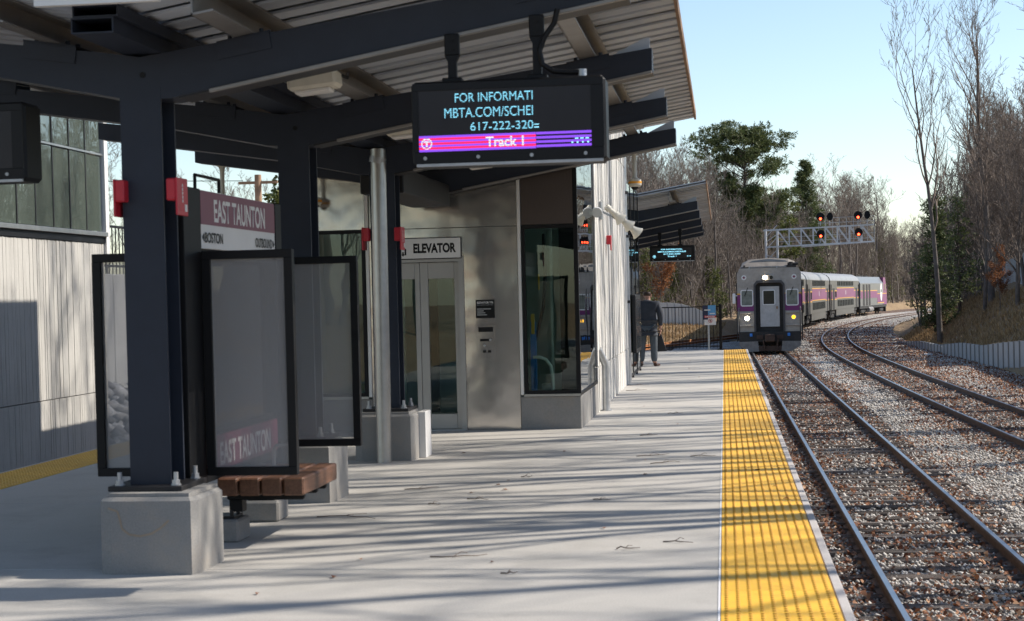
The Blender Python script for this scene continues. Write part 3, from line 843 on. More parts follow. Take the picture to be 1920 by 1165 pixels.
for yy, lab in ((10.62, 'small concrete block under the near end of the bench'), (11.6, 'small concrete block under the far end of the bench')):
    t = thing('post_plinth', lab, 'plinth', (-4.05, yy, 0))
    b = MB(); b.box(-4.2, -3.91, yy - .14, yy + .14, -.002, .155, .015); mk('concrete_block', b, 'plinth', t)
    b = MB(); b.box(-4.15, -3.95, yy - .1, yy + .1, .156, .175)
    for q in (-.07, .07): b.cyl((-3.975, yy + q, .175), (-3.975, yy + q, .215), .014, n=8)
    mk('base_plate', b, 'dark', t)

# ------------------------------------------------------------------ LED displays
def display(label, x0, x1, z0, z1, y, hang, kind, dep=.26, cable=False):
    d = thing('departure_display', label, 'display', ((x0 + x1) / 2, y, z0))
    cab = MB(); cab.box(x0, x1, y + .001, y + dep, z0, z1, .025); mk('cabinet', cab, 'black', d)
    s = (x1 - x0) / 1.14
    sx0, sx1, sz0, sz1 = x0 + .045 * s, x1 - .085 * s, z0 + .082 * s, z1 - .058 * s
    b = MB(); b.box(x0 + .012, x1 - .012, y - .006, y + .004, z0 + .012, sz0, .003); b.box(x0 + .012, x1 - .012, y - .006, y + .004, sz1, z1 - .012, .003)
    b.box(x0 + .012, sx0, y - .006, y + .004, sz0, sz1); b.box(sx1, x1 - .012, y - .006, y + .004, sz0, sz1)
    mk('bezel', b, 'signk', d)
    b = MB(); b.box(sx0, sx1, y - .001, y + .004, sz0, sz1); mk('screen', b, 'screen', d)
    W_, H_ = sx1 - sx0, sz1 - sz0
    def U(u): return sx0 + W_ * u
    def Vv_(v): return sz1 - H_ * v
    Yt = y - .0025
    def rect(u0, u1, v0, v1, m, nm='led_bar', dy=0):
        b = MB(); b.box(U(u0), U(u1), Yt - .0012 - dy, Yt - dy, Vv_(v1), Vv_(v0)); return mk(nm, b, m, d)
    def ring(u, v, r, m):
        b = MB(); n = 20
        for k in range(n):
            a0 = 2 * math.pi * k / n; a1 = 2 * math.pi * (k + 1) / n
            vs = []
            for rr in (r, r * .78):
                for a_ in (a0, a1): vs.append((U(u) + rr * math.cos(a_), Yt - .004, Vv_(v) + rr * math.sin(a_)))
            b.add(vs, [(0, 1, 3, 2)])
        b.box(U(u) - r * .55, U(u) + r * .55, Yt - .0045, Yt - .0035, Vv_(v) + r * .2, Vv_(v) + r * .5)
        b.box(U(u) - r * .17, U(u) + r * .17, Yt - .0045, Yt - .0035, Vv_(v) - r * .6, Vv_(v) + r * .2)
        mk('logo', b, m, d)
    if kind == 'near':
        for bod, u0, u1, v0, v1 in (('FOR INFORMATI', .215, .667, .055, .2), ('MBTA.COM/SCHEI', .152, .667, .29, .45), ('617-222-320', .302, .667, .535, .675)):
            text('led_lettering', bod, ((U(u0), Yt, Vv_(v1)), W_ * (u1 - u0), H_ * (v1 - v0)), 'cyan', d, bold=.0)
        rect(.672, .7, .645, .66, 'cyans'); rect(.672, .7, .6, .612, 'cyans')
        hs = .262 / 7
        for k in range(7):
            v0 = .735 + hs * k
            if k % 2 == 0: rect(.0, .68, v0, v0 + hs, 'ledpur')
            else: rect(.0, .68, v0, v0 + hs, 'ledred')
        for k in range(4):
            v0 = .735 + hs * 2 * k * .93
            rect(.682, 1.0, v0, v0 + hs * 1.05, 'ledpur')
        ring(.045, .865, .033, 'ledwhite')
        text('led_lettering', 'Track 1', ((U(.39), Yt - .002, Vv_(.95)), W_ * .22, H_ * .165), 'ledwhite', d)
        for k in range(4): rect(.885 + .03 * k, .895 + .03 * k, .91, .935, 'cyans', dy=.002)
        for k in range(3): rect(.905 + .03 * k, .925 + .03 * k, .85, .868, 'cyans', dy=.002)
    elif kind == 'far':
        for bod, u0, u1, v0, v1 in (('FOR INFORMATION,', .24, .77, .09, .22), ('MBTA.COM/SCHEDULES', .16, .86, .31, .44), ('617-222-3200', .3, .72, .53, .66), ('Track 1', .4, .62, .76, .89)):
            text('led_lettering', bod, ((U(u0), Yt, Vv_(v1)), W_ * (u1 - u0), H_ * (v1 - v0)), 'cyans', d)
        ring(.07, .83, .035, 'cyans')
        text('led_lettering', '2:14', ((U(.88), Yt, Vv_(.88)), W_ * .1, H_ * .1), 'cyans', d)
    else:
        for k in range(2):
            for q in range(2): rect(.8 + q * .065, .845 + q * .065, .66 + k * .08, .685 + k * .08, 'cyans')
    b = MB()
    for k in range(4):
        u = .035 + .31 * k; b.cyl((U(u), y - .012, z0 + .045 * s), (U(u), y - .004, z0 + .045 * s), .011 * s, n=10)
    mk('bolt', b, 'galv', d, smooth=40)
    b = MB(); b.bar((x0 + .03, y - .003, z0 + .004), (x1 - .02, y - .003, z0 + .004), .02, .016); mk('bottom_lip', b, 'galv', d)
    for hx, hz in hang:
        b = MB(); yy = y + dep / 2
        b.box(hx - .045, hx + .045, yy - .02, yy + .02, hz - .13, hz, .006); b.prism([(hx - .045, hz - .13), (hx + .045, hz - .13), (hx + .025, hz - .17), (hx - .025, hz - .17)], 'y', yy - .019, yy + .019)
        b.box(hx - .026, hx + .026, yy - .018, yy + .018, z1, hz - .165); b.box(hx - .06, hx + .06, yy - .04, yy + .04, z1 - .004, z1 + .03, .006)
        for q in (.04, .095): b.cyl((hx, yy - .028, hz - q), (hx, yy - .02, hz - q), .011, n=8)
        mk('hanger', b, 'black', d)
    if cable:
        hx, hz = hang[-1]; yy = y + .08
        b = MB(); b.tube([(hx + .13, yy, hz + .02), (hx + .11, yy, hz - .06), (hx + .05, yy, hz - .14), (hx + .02, yy, hz - .22), (hx + .035, yy, hz - .3), (hx + .1, yy, z1 + .04), (hx + .2, yy, z1 + .03), (hx + .29, yy, z1 + .03)], .017, 8); mk('cable', b, 'black', d, smooth=60)
        b = MB(); b.cyl((hx + .27, yy, z1 + .0), (hx + .27, yy, z1 + .045), .025, n=10); b.cyl((hx + .2, yy, z1 + .03), (hx + .27, yy, z1 + .035), .014, n=8); mk('cable_gland', b, 'galv', d, smooth=40)
    return d
display('large LED display hanging from the near canopy, cyan letters and a red and purple stripe', -2.425, -1.272, 2.408, 2.908, 9.33, ((-2.19, zb(-2.19)), (-1.68, zb(-1.68))), 'near', cable=True)
display('LED display cut off at the left frame edge, under the canopy', -5.98, -4.86, 2.41, 2.9, 9.4, ((-5.65, 3.12), (-5.15, 3.07)), 'cut')
display('small LED display under the far canopy, above the standing man', -2.34, -1.275, 2.36, 2.735, 38.0, ((-2.1, 3.05), (-1.62, 3.13)), 'far', .2)

# luminaires
for lx, ly, lab in ((-3.42, 10.95, 'boxy cream canopy light nearest the camera, above the bench'), (-3.42, 14.2, 'boxy cream canopy light partly behind the large LED display'), (-3.3, 17.9, 'boxy cream canopy light near the elevator door')):
    t = thing('canopy_light', lab, 'light', (lx, ly, 3.08))
    b = MB(); b.obox((lx, ly, 3.165), (.35, .22, .12), Matrix.Rotation(-.09, 3, 'Y'), .02); mk('housing', b, 'cream', t)
    b = MB(); b.obox((lx, ly, 3.092), (.25, .15, .03), Matrix.Rotation(-.09, 3, 'Y'), .008); mk('lens', b, 'white', t)
    b = MB(); b.cyl((lx - .1, ly, 3.2), (lx - .1, ly, 3.3), .02); b.cyl((lx + .1, ly, 3.2), (lx + .1, ly, 3.3), .02); b.tube([(lx + .1, ly, 3.24), (lx + .2, ly + .15, 3.2), (lx + .12, ly + .5, 3.28)], .012, 6); mk('conduit', b, 'black', t)
# hanging cameras
def pendant(x, y, ztop, zbot, lab, ori='orange'):
    t = thing('pendant_camera', lab, 'camera', (x, y, zbot), 'pendant cameras under the canopies')
    b = MB(); b.lathe([(.075, ztop), (.075, ztop - .03), (.04, ztop - .05), (.028, ztop - .1), (.026, zbot + .16), (.04, zbot + .13)], (x, y, 0), 14); mk('pole', b, 'cream', t, smooth=40)
    b = MB(); b.lathe([(.03, zbot + .14), (.075, zbot + .125), (.08, zbot + .06), (.06, zbot + .035)], (x, y, 0), 16); mk('housing', b, 'cream', t, smooth=40)
    b = MB(); b.lathe([(.0815, zbot + .1), (.0815, zbot + .075)], (x, y, 0), 16); mk('band', b, 'orange', t, smooth=40)
    b = MB(); b.lathe([(.045, zbot + .04), (.042, zbot + .02), (.02, zbot)], (x, y, 0), 12); mk('dome', b, 'signk', t, smooth=60)
pendant(-1.64, 19.14, 3.46, 2.86, 'cream pendant camera with yellow band under the right end of the near canopy')
pendant(-5.55, 19.14, 3.2, 2.76, 'cream pendant camera seen behind the second column, beside the elevator')
pendant(-6.72, 19.14, 3.35, 2.8, 'cream pendant camera above the station name sign, left wing of canopy')
# red call boxes
def callbox(x, y, z, side, lab):
    # x = face it hangs on, y = its near edge; a box with a longer flag plate on its outer side
    t = thing('call_box', lab, 'call box', (x, y, z), 'red emergency boxes')
    xa, xb, xc = x, x + side * .058, x + side * .07
    b = MB(); b.box(min(xa, xb), max(xa, xb), y, y + .12, z + .09, z + .225, .008); mk('bracket', b, 'red', t)
    b = MB(); b.box(min(xb, xc), max(xb, xc), y + .002, y + .2, z, z + .23, .004); fl = mk('flag', b, 'red', t)
    xo = xc + side * .001; xp = xc + side * .006
    b = MB(); b.box(min(xo, xp), max(xo, xp), y + .13, y + .17, z + .025, z + .07, .002); mk('lens', b, 'white', fl)
    xp = xc + side * .003; b = MB()
    for k in range(5): b.box(min(xo, xp), max(xo, xp), y + .09, y + .105, z + .08 + .024 * k, z + .098 + .024 * k)
    mk('lettering', b, 'signw', fl, kind='stuff')
callbox(-3.968, 9.4, 2.172, 1, 'red emergency box on the right side of the nearest column')
callbox(-4.236, 9.4, 2.172, -1, 'red emergency box on the left side of the nearest column')
callbox(-3.9, 15.86, 2.125, 1, 'red emergency box on the third column, in front of the ELEVATOR sign')
callbox(-4.165, 15.86, 2.13, -1, 'red emergency box left of the steel downpipe')
# downpipe
t = thing('downpipe', 'round steel downpipe in front of the third canopy column', 'pipe', (-4.0, 15.6, 0))
b = MB(); b.cyl((-4.005, 15.62, 0), (-3.99, 15.62, 3.12), .076, n=20, caps=True); mk('pipe', b, 'alum', t, smooth=40)
b = MB(); b.cyl((-4.005, 15.62, 2.98), (-3.99, 15.62, 3.04), .084, n=20); b.box(-4.02, -3.98, 15.62, 15.95, 3.0, 3.02); mk('strap', b, 'galv', t, smooth=40)
b = MB(); b.box(-3.74, -3.66, 16.05, 16.35, 0, .47, .004); t = thing('white_cabinet', 'white board standing behind the third concrete plinth', 'panel', (-3.7, 16.2, 0)); mk('board', b, 'signw', t)
b = MB(); b.box(-3.745, -3.735, 16.08, 16.32, .03, .44); mk('board_frame', b, 'galv', t)

# ------------------------------------------------------------------ elevator tower
tw = thing('elevator_tower', 'elevator tower clad in brushed steel, glass and pale concrete', 'elevator tower', (-4.0, 24, 0))
YF = 19.35; XS = -2.37; XL = -5.66; YB = 29.2; ZT = 8.0
def panel(name, x0, x1, z0, z1, m, y0=YF, th=.05, par=None, c=.003):
    b = MB(); b.box(x0, x1, y0, y0 + th, z0, z1, c); return mk(name, b, m, par or tw)
panel('steel_panel', -3.765, -3.1, 0.002, 2.48, 'steel'); panel('steel_panel', -4.93, -3.1, 2.486, 3.4, 'steel'); panel('steel_panel', -4.93, -3.1, 3.406, ZT, 'steel')
panel('steel_panel', -4.86, -3.765, 2.135, 2.48, 'steel', YF + .001)
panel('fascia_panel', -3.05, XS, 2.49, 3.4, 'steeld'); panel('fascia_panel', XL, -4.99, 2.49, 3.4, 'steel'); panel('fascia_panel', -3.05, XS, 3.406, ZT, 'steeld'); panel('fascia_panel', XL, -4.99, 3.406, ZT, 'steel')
for x in (-3.095, -4.985):
    panel('trim', x, x + .04, .42, 3.4, 'white', YF - .012, .06)
panel('base_wall', -3.095, XS, -.002, .395, 'plinth', YF, .12); panel('base_wall', XL, -4.945, -.002, .395, 'plinth', YF, .12)
panel('steel_panel', -4.94, -4.865, .002, 2.48, 'steel')
def window(x0, x1, z0, z1):
    f = .04
    b = MB(); b.box(x0, x1, YF - .015, YF + .05, z0, z0 + f); b.box(x0, x1, YF - .015, YF + .05, z1 - f, z1); b.box(x0, x0 + f, YF - .015, YF + .05, z0 + f, z1 - f); b.box(x1 - f, x1, YF - .015, YF + .05, z0 + f, z1 - f)
    wf = mk('window_frame', b, 'black', tw)
    b = MB(); b.box(x0 + f, x1 - f, YF + .012, YF + .022, z0 + f, z1 - f); mk('pane', b, 'glass', wf)
    b = MB(); b.box(x0 - .01, x1 + .01, YF - .035, YF + .04, z0 - .03, z0 - .002); mk('sill', b, 'alum', wf)
window(-3.045, XS, .43, 2.485); window(XL, -4.995, .43, 2.485)
# doors
b = MB(); b.box(-3.83, -3.766, YF - .02, YF + .06, 0, 2.13); b.box(-4.86, -3.83, YF - .02, YF + .06, 2.07, 2.13); b.box(-4.866, -4.81, YF - .02, YF + .06, 0, 2.07); mk('door_frame', b, 'doorm', tw)
for x0, x1 in ((-4.318, -3.832), (-4.808, -4.322)):
    b = MB(); f1_, ft, fb = .1, .2, .2
    b.box(x0, x0 + f1_, YF + .03, YF + .07, .015, 2.065, .004); b.box(x1 - f1_ * .6, x1, YF + .03, YF + .07, .015, 2.065, .004)
    b.box(x0 + f1_, x1 - f1_ * .6, YF + .03, YF + .07, .015, fb, .004); b.box(x0 + f1_, x1 - f1_ * .6, YF + .03, YF + .07, 2.065 - ft, 2.065, .004)
    dl = mk('door_leaf', b, 'doorm', tw)
    b = MB(); b.box(x0 + f1_, x1 - f1_ * .6, YF + .045, YF + .055, fb, 2.065 - ft); mk('door_glass', b, 'glass', dl)
b = MB(); b.box(-4.86, -3.78, YF - .05, YF + .02, -.001, .012); mk('door_sill', b, 'galv', tw)
# ELEVATOR sign
b = MB(); b.box(-4.58, -3.785, YF - .03, YF - .001, 2.105, 2.372, .004); es = mk('elevator_sign', b, 'signk', tw)
b = MB(); b.box(-4.572, -3.795, YF - .033, YF - .029, 2.117, 2.36); mk('sign_face', b, 'signw', es)
text('lettering', 'ELEVATOR', ((-4.38, YF - .034, 2.18), .53, .12), 'signk', es, bold=.045)
b = MB()
for zz, up in ((2.29, 1), (2.17, -1)):
    b.box(-4.52, -4.5, YF - .0345, YF - .0335, zz, zz + .03); b.prism([(-4.535, zz + (.03 if up > 0 else 0)), (-4.485, zz + (.03 if up > 0 else 0)), (-4.51, zz + (.055 if up > 0 else -.025))], 'y', YF - .0345, YF - .0335)
b.box(-4.55, -4.53, YF - .0345, YF - .0335, 2.16, 2.24); b.box(-4.49, -4.47, YF - .0345, YF - .0335, 2.16, 2.24)
mk('pictogram', b, 'signk', es)
# plaques and call panel
b = MB(); b.box(-3.627, -3.394, YF - .008, YF - .001, 1.368, 1.592, .002); pq = mk('plaque', b, 'signk', tw)
text('lettering', 'ELEVATOR 776', ((-3.61, YF - .009, 1.545), .2, .026), 'signw', pq)
b = MB()
for k, l in enumerate((.17, .08, .1, .12)): b.box(-3.61, -3.61 + l, YF - .0092, YF - .008, 1.475 - .024 * k, 1.485 - .024 * k)
b.box(-3.61, -3.41, YF - .0092, YF - .008, 1.527, 1.53); mk('fine_print', b, 'galv', pq)
b = MB(); b.box(-3.627, -3.398, YF - .01, YF - .001, .868, 1.285, .002); cp = mk('call_panel', b, 'steel', tw)
b = MB(); b.box(-3.6, -3.42, YF - .012, YF - .01, 1.2, 1.258); b.box(-3.58, -3.47, YF - .012, YF - .01, 1.085, 1.115); b.box(-3.55, -3.51, YF - .012, YF - .01, .945, .975); b.box(-3.49, -3.45, YF - .012, YF - .01, .945, .975); mk('label_plate', b, 'signk', cp)
b = MB(); b.cyl((-3.455, YF - .02, 1.1), (-3.455, YF - .01, 1.1), .013); b.cyl((-3.53, YF - .02, 1.03), (-3.53, YF - .01, 1.03), .013); mk('button', b, 'galv', cp)
# side: glass bay, concrete wall
b = MB(); b.box(XS - .04, XS + .012, YF - .014, YF + .05, .396, 3.4); b.box(XS - .04, XS, 21.9, 21.95, .396, ZT); b.box(XS - .04, XS + .01, YF + .05, 21.95, .4, .44); mk('corner_post', b, 'black', tw)
b = MB(); b.box(XS - .012, XS - .002, YF + .05, 21.9, .44, ZT - .3); mk('side_pane', b, 'glass', tw)
b = MB(); b.box(XS - .1, XS + .012, YF + .002, 21.95, -.002, .398, .008); mk('base_wall', b, 'plinth', tw)
def ribs(name, y0, y1, z0, z1, x, sgn, m, par, seed, wd=(.04, .1), dep=.014):
    r = random.Random(seed); b = MB(); y = y0
    while y < y1 - .01:
        y2 = min(y + r.uniform(*wd), y1); o = r.uniform(0, dep)
        b.box(min(x, x - sgn * .12), max(x, x - sgn * .12) if False else x + sgn * o, y, y2 - .0005, z0, z1) if sgn > 0 else None
        y = y2
    return mk(name, b, m, par)
ribs('board_formed_wall', 21.95, YB, 0, .615, XS, 1, 'wall', tw, 1, (.1, .3), .02)
ribs('board_formed_wall', 21.95, YB, .63, 3.9, XS, 1, 'wall', tw, 2, (.1, .3), .02)
ribs('board_formed_wall', 21.95, YB, 3.915, ZT, XS, 1, 'wall', tw, 3, (.1, .3), .02)
YK = 27.3
b = MB(); b.box(XL, XL + .12, YF + .1, YK, 0, ZT - .73); b.box(XL, XS - .13, YK - .12, YK - .002, 0, ZT - .73); b.box(XL, XS + .05, YF + .06, YK, ZT - .725, ZT - .53); b.box(XL, XS - .13, YF + .1, YK, -.05, .004); b.box(XS - .5, XS - .13, YK, YB, 0, ZT - .4); mk('shell', b, 'found', tw)
shaft = M('shaft_wall', (0.3, 0.33, 0.315), 0.7)
b = MB(); b.box(XL + .13, XS - .135, 22.3, 22.4, 0, ZT - .1); mk('back_wall', b, shaft, tw)
b = MB(); b.box(-2.8, -2.77, 20.2, 20.26, .1, 7); b.box(-2.54, -2.49, 20.9, 20.95, .1, 7); b.box(-5.4, -5.36, 20.2, 20.26, .1, 7); b.box(-4.72, -4.69, 20.2, 20.26, .1, 7); mk('guide_rail', b, 'galv', tw)
b = MB(); b.box(-2.76, -2.545, 21.0, 21.05, .1, 5.0); b.box(-4.66, -4.4, 21.0, 21.05, .1, 5); mk('dark_panel', b, 'dark', tw)
b = MB(); b.tube([(-2.84, 19.95, 2.4), (-2.83, 19.95, 1.9), (-2.86, 19.95, 1.5), (-2.93, 19.95, 1.2), (-3.0, 19.95, 1.0)], .022, 8); b.tube([(-4.02, 19.95, 2.3), (-3.98, 19.95, 1.7), (-3.9, 19.95, 1.2)], .02, 8); mk('hose', b, 'black', tw, smooth=60)
b = MB(); b.tube([(-2.99, 19.8, .86), (-2.9, 19.8, .86), (-2.83, 19.8, .83), (-2.77, 19.8, .75), (-2.75, 19.8, .6), (-2.75, 19.8, .1)], .02, 8); mk('grab_rail', b, 'signw', tw, smooth=60)
b = MB(); b.box(-3.03, -2.96, 19.9, 19.96, .1, 1.3); mk('blue_post', b, 'hoseblue', tw)
b = MB(); b.box(-3.0, -2.96, 19.75, 19.8, 1.15, 1.4); b.box(-2.93, -2.91, 20.0, 20.02, 1.7, 1.9); mk('yellow_tag', b, 'tyellow', tw)
b = MB(); b.box(-2.95, -2.8, 20.3, 20.5, .1, .5, .01); mk('machine_box', b, 'galv', tw)
# vertical pipe, horns etc. on the tower flank
t = thing('wall_pipe', 'grey vertical drain pipe on the pale tower flank, behind the horn speakers', 'pipe', (-2.42, 29.1, 0))
b = MB(); b.cyl((-2.42, 29.42, 0), (-2.42, 29.42, 2.7), .092, n=18); b.cyl((-2.42, 29.42, 2.7), (-2.42, 29.42, 5.5), .075, n=18); mk('pipe', b, 'galv', t, smooth=40)
b = MB()
for z in (2.65, 3.45, 1.45): b.cyl((-2.42, 29.42, z), (-2.42, 29.42, z + .05), .105, n=18)
mk('collar', b, 'dark', t, smooth=40)
hs_ = thing('horn_speakers', 'cluster of three cream horn loudspeakers on the tower flank', 'loudspeaker', (-2.25, 22.9, 2.75))
def horn(a, d):
    q = Vector(d).normalized().to_track_quat('Z', 'Y').to_matrix().to_4x4()
    b = MB(); b.lathe([(.02, -.09), (.06, -.085), (.062, .0), (.045, .005), (.05, .1), (.062, .17), (.085, .24), (.125, .3), (.13, .305), (.12, .3), (.07, .2)], (0, 0, 0), 18)
    b.xform(Matrix.Translation(a) @ q @ Matrix.Scale(.78, 4)); mk('horn', b, 'cream', hs_, smooth=50)
hd = (.6, .3, -.55)
for a_ in ((-2.22, 23.0, 2.84), (-2.1, 23.06, 2.74), (-1.99, 23.12, 2.64)): horn(a_, hd)
b = MB(); b.bar((-2.36, 23.0, 2.83), (-1.98, 23.13, 2.62), .025, .025); b.box(-2.36, -2.33, 22.85, 23.15, 2.7, 2.95); mk('mounting_bar', b, 'galv', hs_)
t = thing('flood_lamp', 'small white lamp on the glass corner beside the horn speakers', 'lamp', (-2.3, 21.9, 2.77)); b = MB(); b.lathe([(.015, 0), (.05, .02), (.075, .1), (.07, .13)], (0, 0, 0), 14); b.xform(Matrix.Translation((-2.31, 21.95, 2.78)) @ Matrix.Rotation(1.9, 4, 'X')); mk('shade', b, 'white', t, smooth=50)
b = MB(); b.box(-2.35, -2.29, 21.95, 22.05, 2.76, 2.8); mk('arm', b, 'galv', t)
callbox(-2.35, 24.0, 2.28, 1, 'red emergency box on the pale concrete tower flank')
gp = thing('guard_post', 'bent galvanised guard post at the glass corner of the elevator', 'guard post', (-2.28, 22.2, 0))
b = MB(); b.tube([(-2.275, 22.3, 0), (-2.275, 22.3, .62), (-2.28, 22.295, .66), (-2.355, 22.2, .84), (-2.365, 22.19, .86)], .052, 14); mk('pipe', b, 'galv', gp, smooth=50)
b = MB(); b.cyl((-2.275, 22.3, 0), (-2.275, 22.3, .012), .075, n=16); mk('foot_ring', b, 'galv', gp)
# glazed waiting room behind
gl = thing('glass_shelter', 'glazed platform shelter between the elevator tower and the standing man', 'shelter', (-3.5, 31.5, 0))
for k in range(3):
    y0 = 29.6 + k * 1.35
    b = MB(); b.box(-2.39, -2.38, y0 + .03, y0 + 1.32, .1, 3.7); mk('pane', b, 'glass', gl)
b = MB()
for k in range(4): b.box(-2.41, -2.37, 29.58 + k * 1.35, 29.62 + k * 1.35, 0, 3.75)
b.box(-2.41, -2.372, 29.6, 33.65, .05, .1); b.box(-2.41, -2.372, 29.6, 33.65, 3.7, 3.75); b.box(-5.0, -2.4, 33.62, 33.66, 3.7, 3.75); mk('mullion', b, 'dark', gl)
b = MB(); b.box(-5.0, -2.42, 33.63, 33.645, .1, 3.7); mk('end_pane', b, 'glass', gl)
b = MB(); b.box(-5.05, -4.95, 29.6, 33.6, 0, 3.75); mk('back_wall', b, 'found', gl)
t = thing('map_case', 'dark framed notice case on the glass shelter beside the man', 'notice board', (-2.33, 31.6, .45))
b = MB(); b.box(-2.365, -2.29, 30.6, 32.4, .48, 1.6, .01); mk('case', b, 'dark', t)
b = MB(); b.box(-2.291, -2.286, 30.7, 32.3, .56, 1.52); mk('poster', b, 'tglass', t)

# ------------------------------------------------------------------ left building
lb_ = thing('station_building', 'left station building, board-formed concrete below a glass curtain wall', 'building', (-14, 24, 0))
XW = -12.0; YE = 28.45
ribs('board_formed_wall', 14, YE, .06, 2.78, XW, 1, 'board', lb_, 11, (.03, .08), .011)
ribs('board_formed_wall', 14, YE, -1.6, .045, XW, 1, 'board', lb_, 12, (.03, .08), .011)
b = MB(); b.box(-18, XW - .125, 14, YE - .01, -1.6, 2.85); mk('core_wall', b, 'found', lb_)
b = MB(); b.box(XW - .1, XW + .03, 14, YE + .02, 2.785, 2.9); mk('shadow_gap', b, 'black', lb_)
b = MB(); b.box(XW - .1, XW + .09, 14, YE + .02, 2.905, 2.985, .005); mk('sill', b, 'alum', lb_)
y = 14.0; pm = MB()
while y < YE - .1:
    y2 = min(y + .72, YE)
    for z0, z1 in ((2.99, 4.4), (4.44, 7.6)):
        b = MB(); a_ = random.uniform(-.006, .006)
        b.box(XW - .01 + a_, XW + a_, y + .02, y2 - .02, z0 + .012, z1 - .012); mk('glass_pane', b, 'glassg', lb_)
    pm.box(XW - .08, XW + .012, y - .015, y + .015, 2.99, 7.6)
    y = y2
mk('mullion', pm, 'dark', lb_)
b = MB(); b.box(XW - .06, XW + .025, 14, YE, 4.402, 4.438); mk('transom', b, 'alum', lb_)
b = MB(); b.box(XW - .12, XW + .06, YE, YE + .16, 2.45, 7.7); mk('corner_strip', b, 'signw', lb_)
b = MB(); b.box(-18, XW + .06, 13.9, YE + .16, 7.7, 8.0); mk('roof', b, 'panel', lb_)
ibk = M('interior_wall', (0.3, 0.34, 0.31), 0.8)
b = MB(); b.box(-15.2, -15.0, 14, YE, 2.9, 7.6); b.box(-18, XW - .2, YE - .06, YE - .02, 2.9, 7.6); mk('inner_wall', b, ibk, lb_)
b = MB(); b.box(-15, XW - .12, 14, YE - .1, 2.86, 2.9); mk('inner_floor', b, 'panel', lb_)
b = MB()
for k in range(9): b.box(-13.2, -13.05, 15 + 1.55 * k, 15.3 + 1.55 * k, 2.9, 7.6)
mk('inner_column', b, 'panel', lb_)
b = MB(); b.box(-15, XW - .15, 14, YE - .1, 5.9, 6.1); mk('ceiling', b, 'panel', lb_)
t = thing('retaining_wall', 'grey wall beyond the station building with a black fence on top', 'wall', (-13.6, 38, -1.5))
for k in range(10):
    b = MB(); b.box(-13.7, -13.55, 28.8 + 2 * k, 30.78 + 2 * k, -1.6, 2.3, .02); mk('panel', b, 'panel', t)
t = thing('railing', 'black railing on the grey wall beyond the station building', 'railing', (-13.6, 38, 2.3))
for z_ in (3.3, 2.45):
    b = MB(); b.box(-13.65, -13.6, 28.9, 48, z_, z_ + .05); mk('rail', b, 'black', t)
pk = None
for k in range(90):
    if pk is None:
        b = MB(); b.box(-13.635, -13.615, 28.98, 29.0, 2.3, 3.35); pk = mk('picket', b, 'black', t)
    else:
        c = pk.copy(); COL.objects.link(c); c.parent = t; c.location = (0, .2 * k, 0)
# riprap
n = 900
P = np.stack([-12.2 - rng.random(n) * 1.3, 28.6 + rng.random(n) * 18, np.zeros(n)], 1); P[:, 2] = -1.4 + (-12.0 - P[:, 0]) * .9 + rng.normal(0, .08, n)
Vv, Ff = blobs(P, rng.uniform(.12, .28, n)); link('riprap_rocks', fast_mesh('riprap_rocks', Vv, Ff), 'rock', kind='stuff')

# ------------------------------------------------------------------ end of platform: fence, sign, bank
fe = thing('picket_fence', 'black picket fence closing the far end of the platform', 'fence', (-2.5, 45.0, 0))
for z_ in (1.19, .09):
    b = MB(); b.box(-4.6, -.76, 44.78, 44.81, z_, z_ + .03); mk('rail', b, 'black', fe)
pk = None
for k in range(40):
    if pk is None:
        b = MB(); b.box(-.84, -.826, 44.785, 44.8, .05, 1.21); pk = mk('picket', b, 'black', fe)
    else:
        c = pk.copy(); COL.objects.link(c); c.parent = fe; c.location = (-.095 * k, 0, 0)
b = MB(); b.box(-.775, -.695, 44.76, 44.84, 0, 1.27, .006); b.box(-.83, -.64, 44.7, 44.88, 0, .03); mk('post', b, 'black', fe)
t = thing('warning_sign', 'danger sign with blue panels on a grey post at the platform end fence', 'sign', (-1.04, 44.6, 0))
b = MB(); b.box(-1.085, -1.035, 44.62, 44.66, 0, .75); mk('post', b, 'galv', t)
b = MB(); b.box(-1.17, -.855, 44.6, 44.615, .7, 1.245); pl_ = mk('plate', b, 'signw', t)
navy = M('navy_print', (0.015, 0.02, 0.06), .4); lblue = M('light_blue_print', (0.1, 0.33, 0.6), .4)
b = MB(); b.box(-1.215, -1.07, 44.597, 44.599, .85, 1.245); mk('navy_field', b, navy, pl_)
b = MB(); b.box(-1.069, -.856, 44.597, 44.599, .965, 1.245); mk('blue_field', b, lblue, pl_)
b = MB(); b.box(-1.17, -.855, 44.5955, 44.5968, .9, .962); mk('red_field', b, 'red', pl_)
text('lettering', 'DANGER', ((-1.15, 44.595, .912), .27, .04), 'signw', pl_)
b = MB()
for k in range(16):
    a0 = 2 * math.pi * k / 16; a1 = 2 * math.pi * (k + 1) / 16
    b.add([(-1.01 + r_ * math.cos(a), 44.5965, .815 + r_ * math.sin(a)) for r_ in (.055, .043) for a in (a0, a1)], [(0, 1, 3, 2)])
b.bar((-1.045, 44.5965, .85), (-.975, 44.5965, .78), .002, .012); mk('prohibition_ring', b, 'red', pl_)
b = MB(); b.box(-1.02, -1.0, 44.5968, 44.5975, .79, .845); b.box(-1.03, -.99, 44.5968, 44.5975, .81, .822); mk('figure', b, 'signk', pl_)
b = MB(); b.box(-1.17, -1.0, 44.596, 44.5968, 1.1, 1.13); b.box(-1.02, -.88, 44.596, 44.5968, 1.0, 1.03); mk('scribble', b, 'signw', pl_)

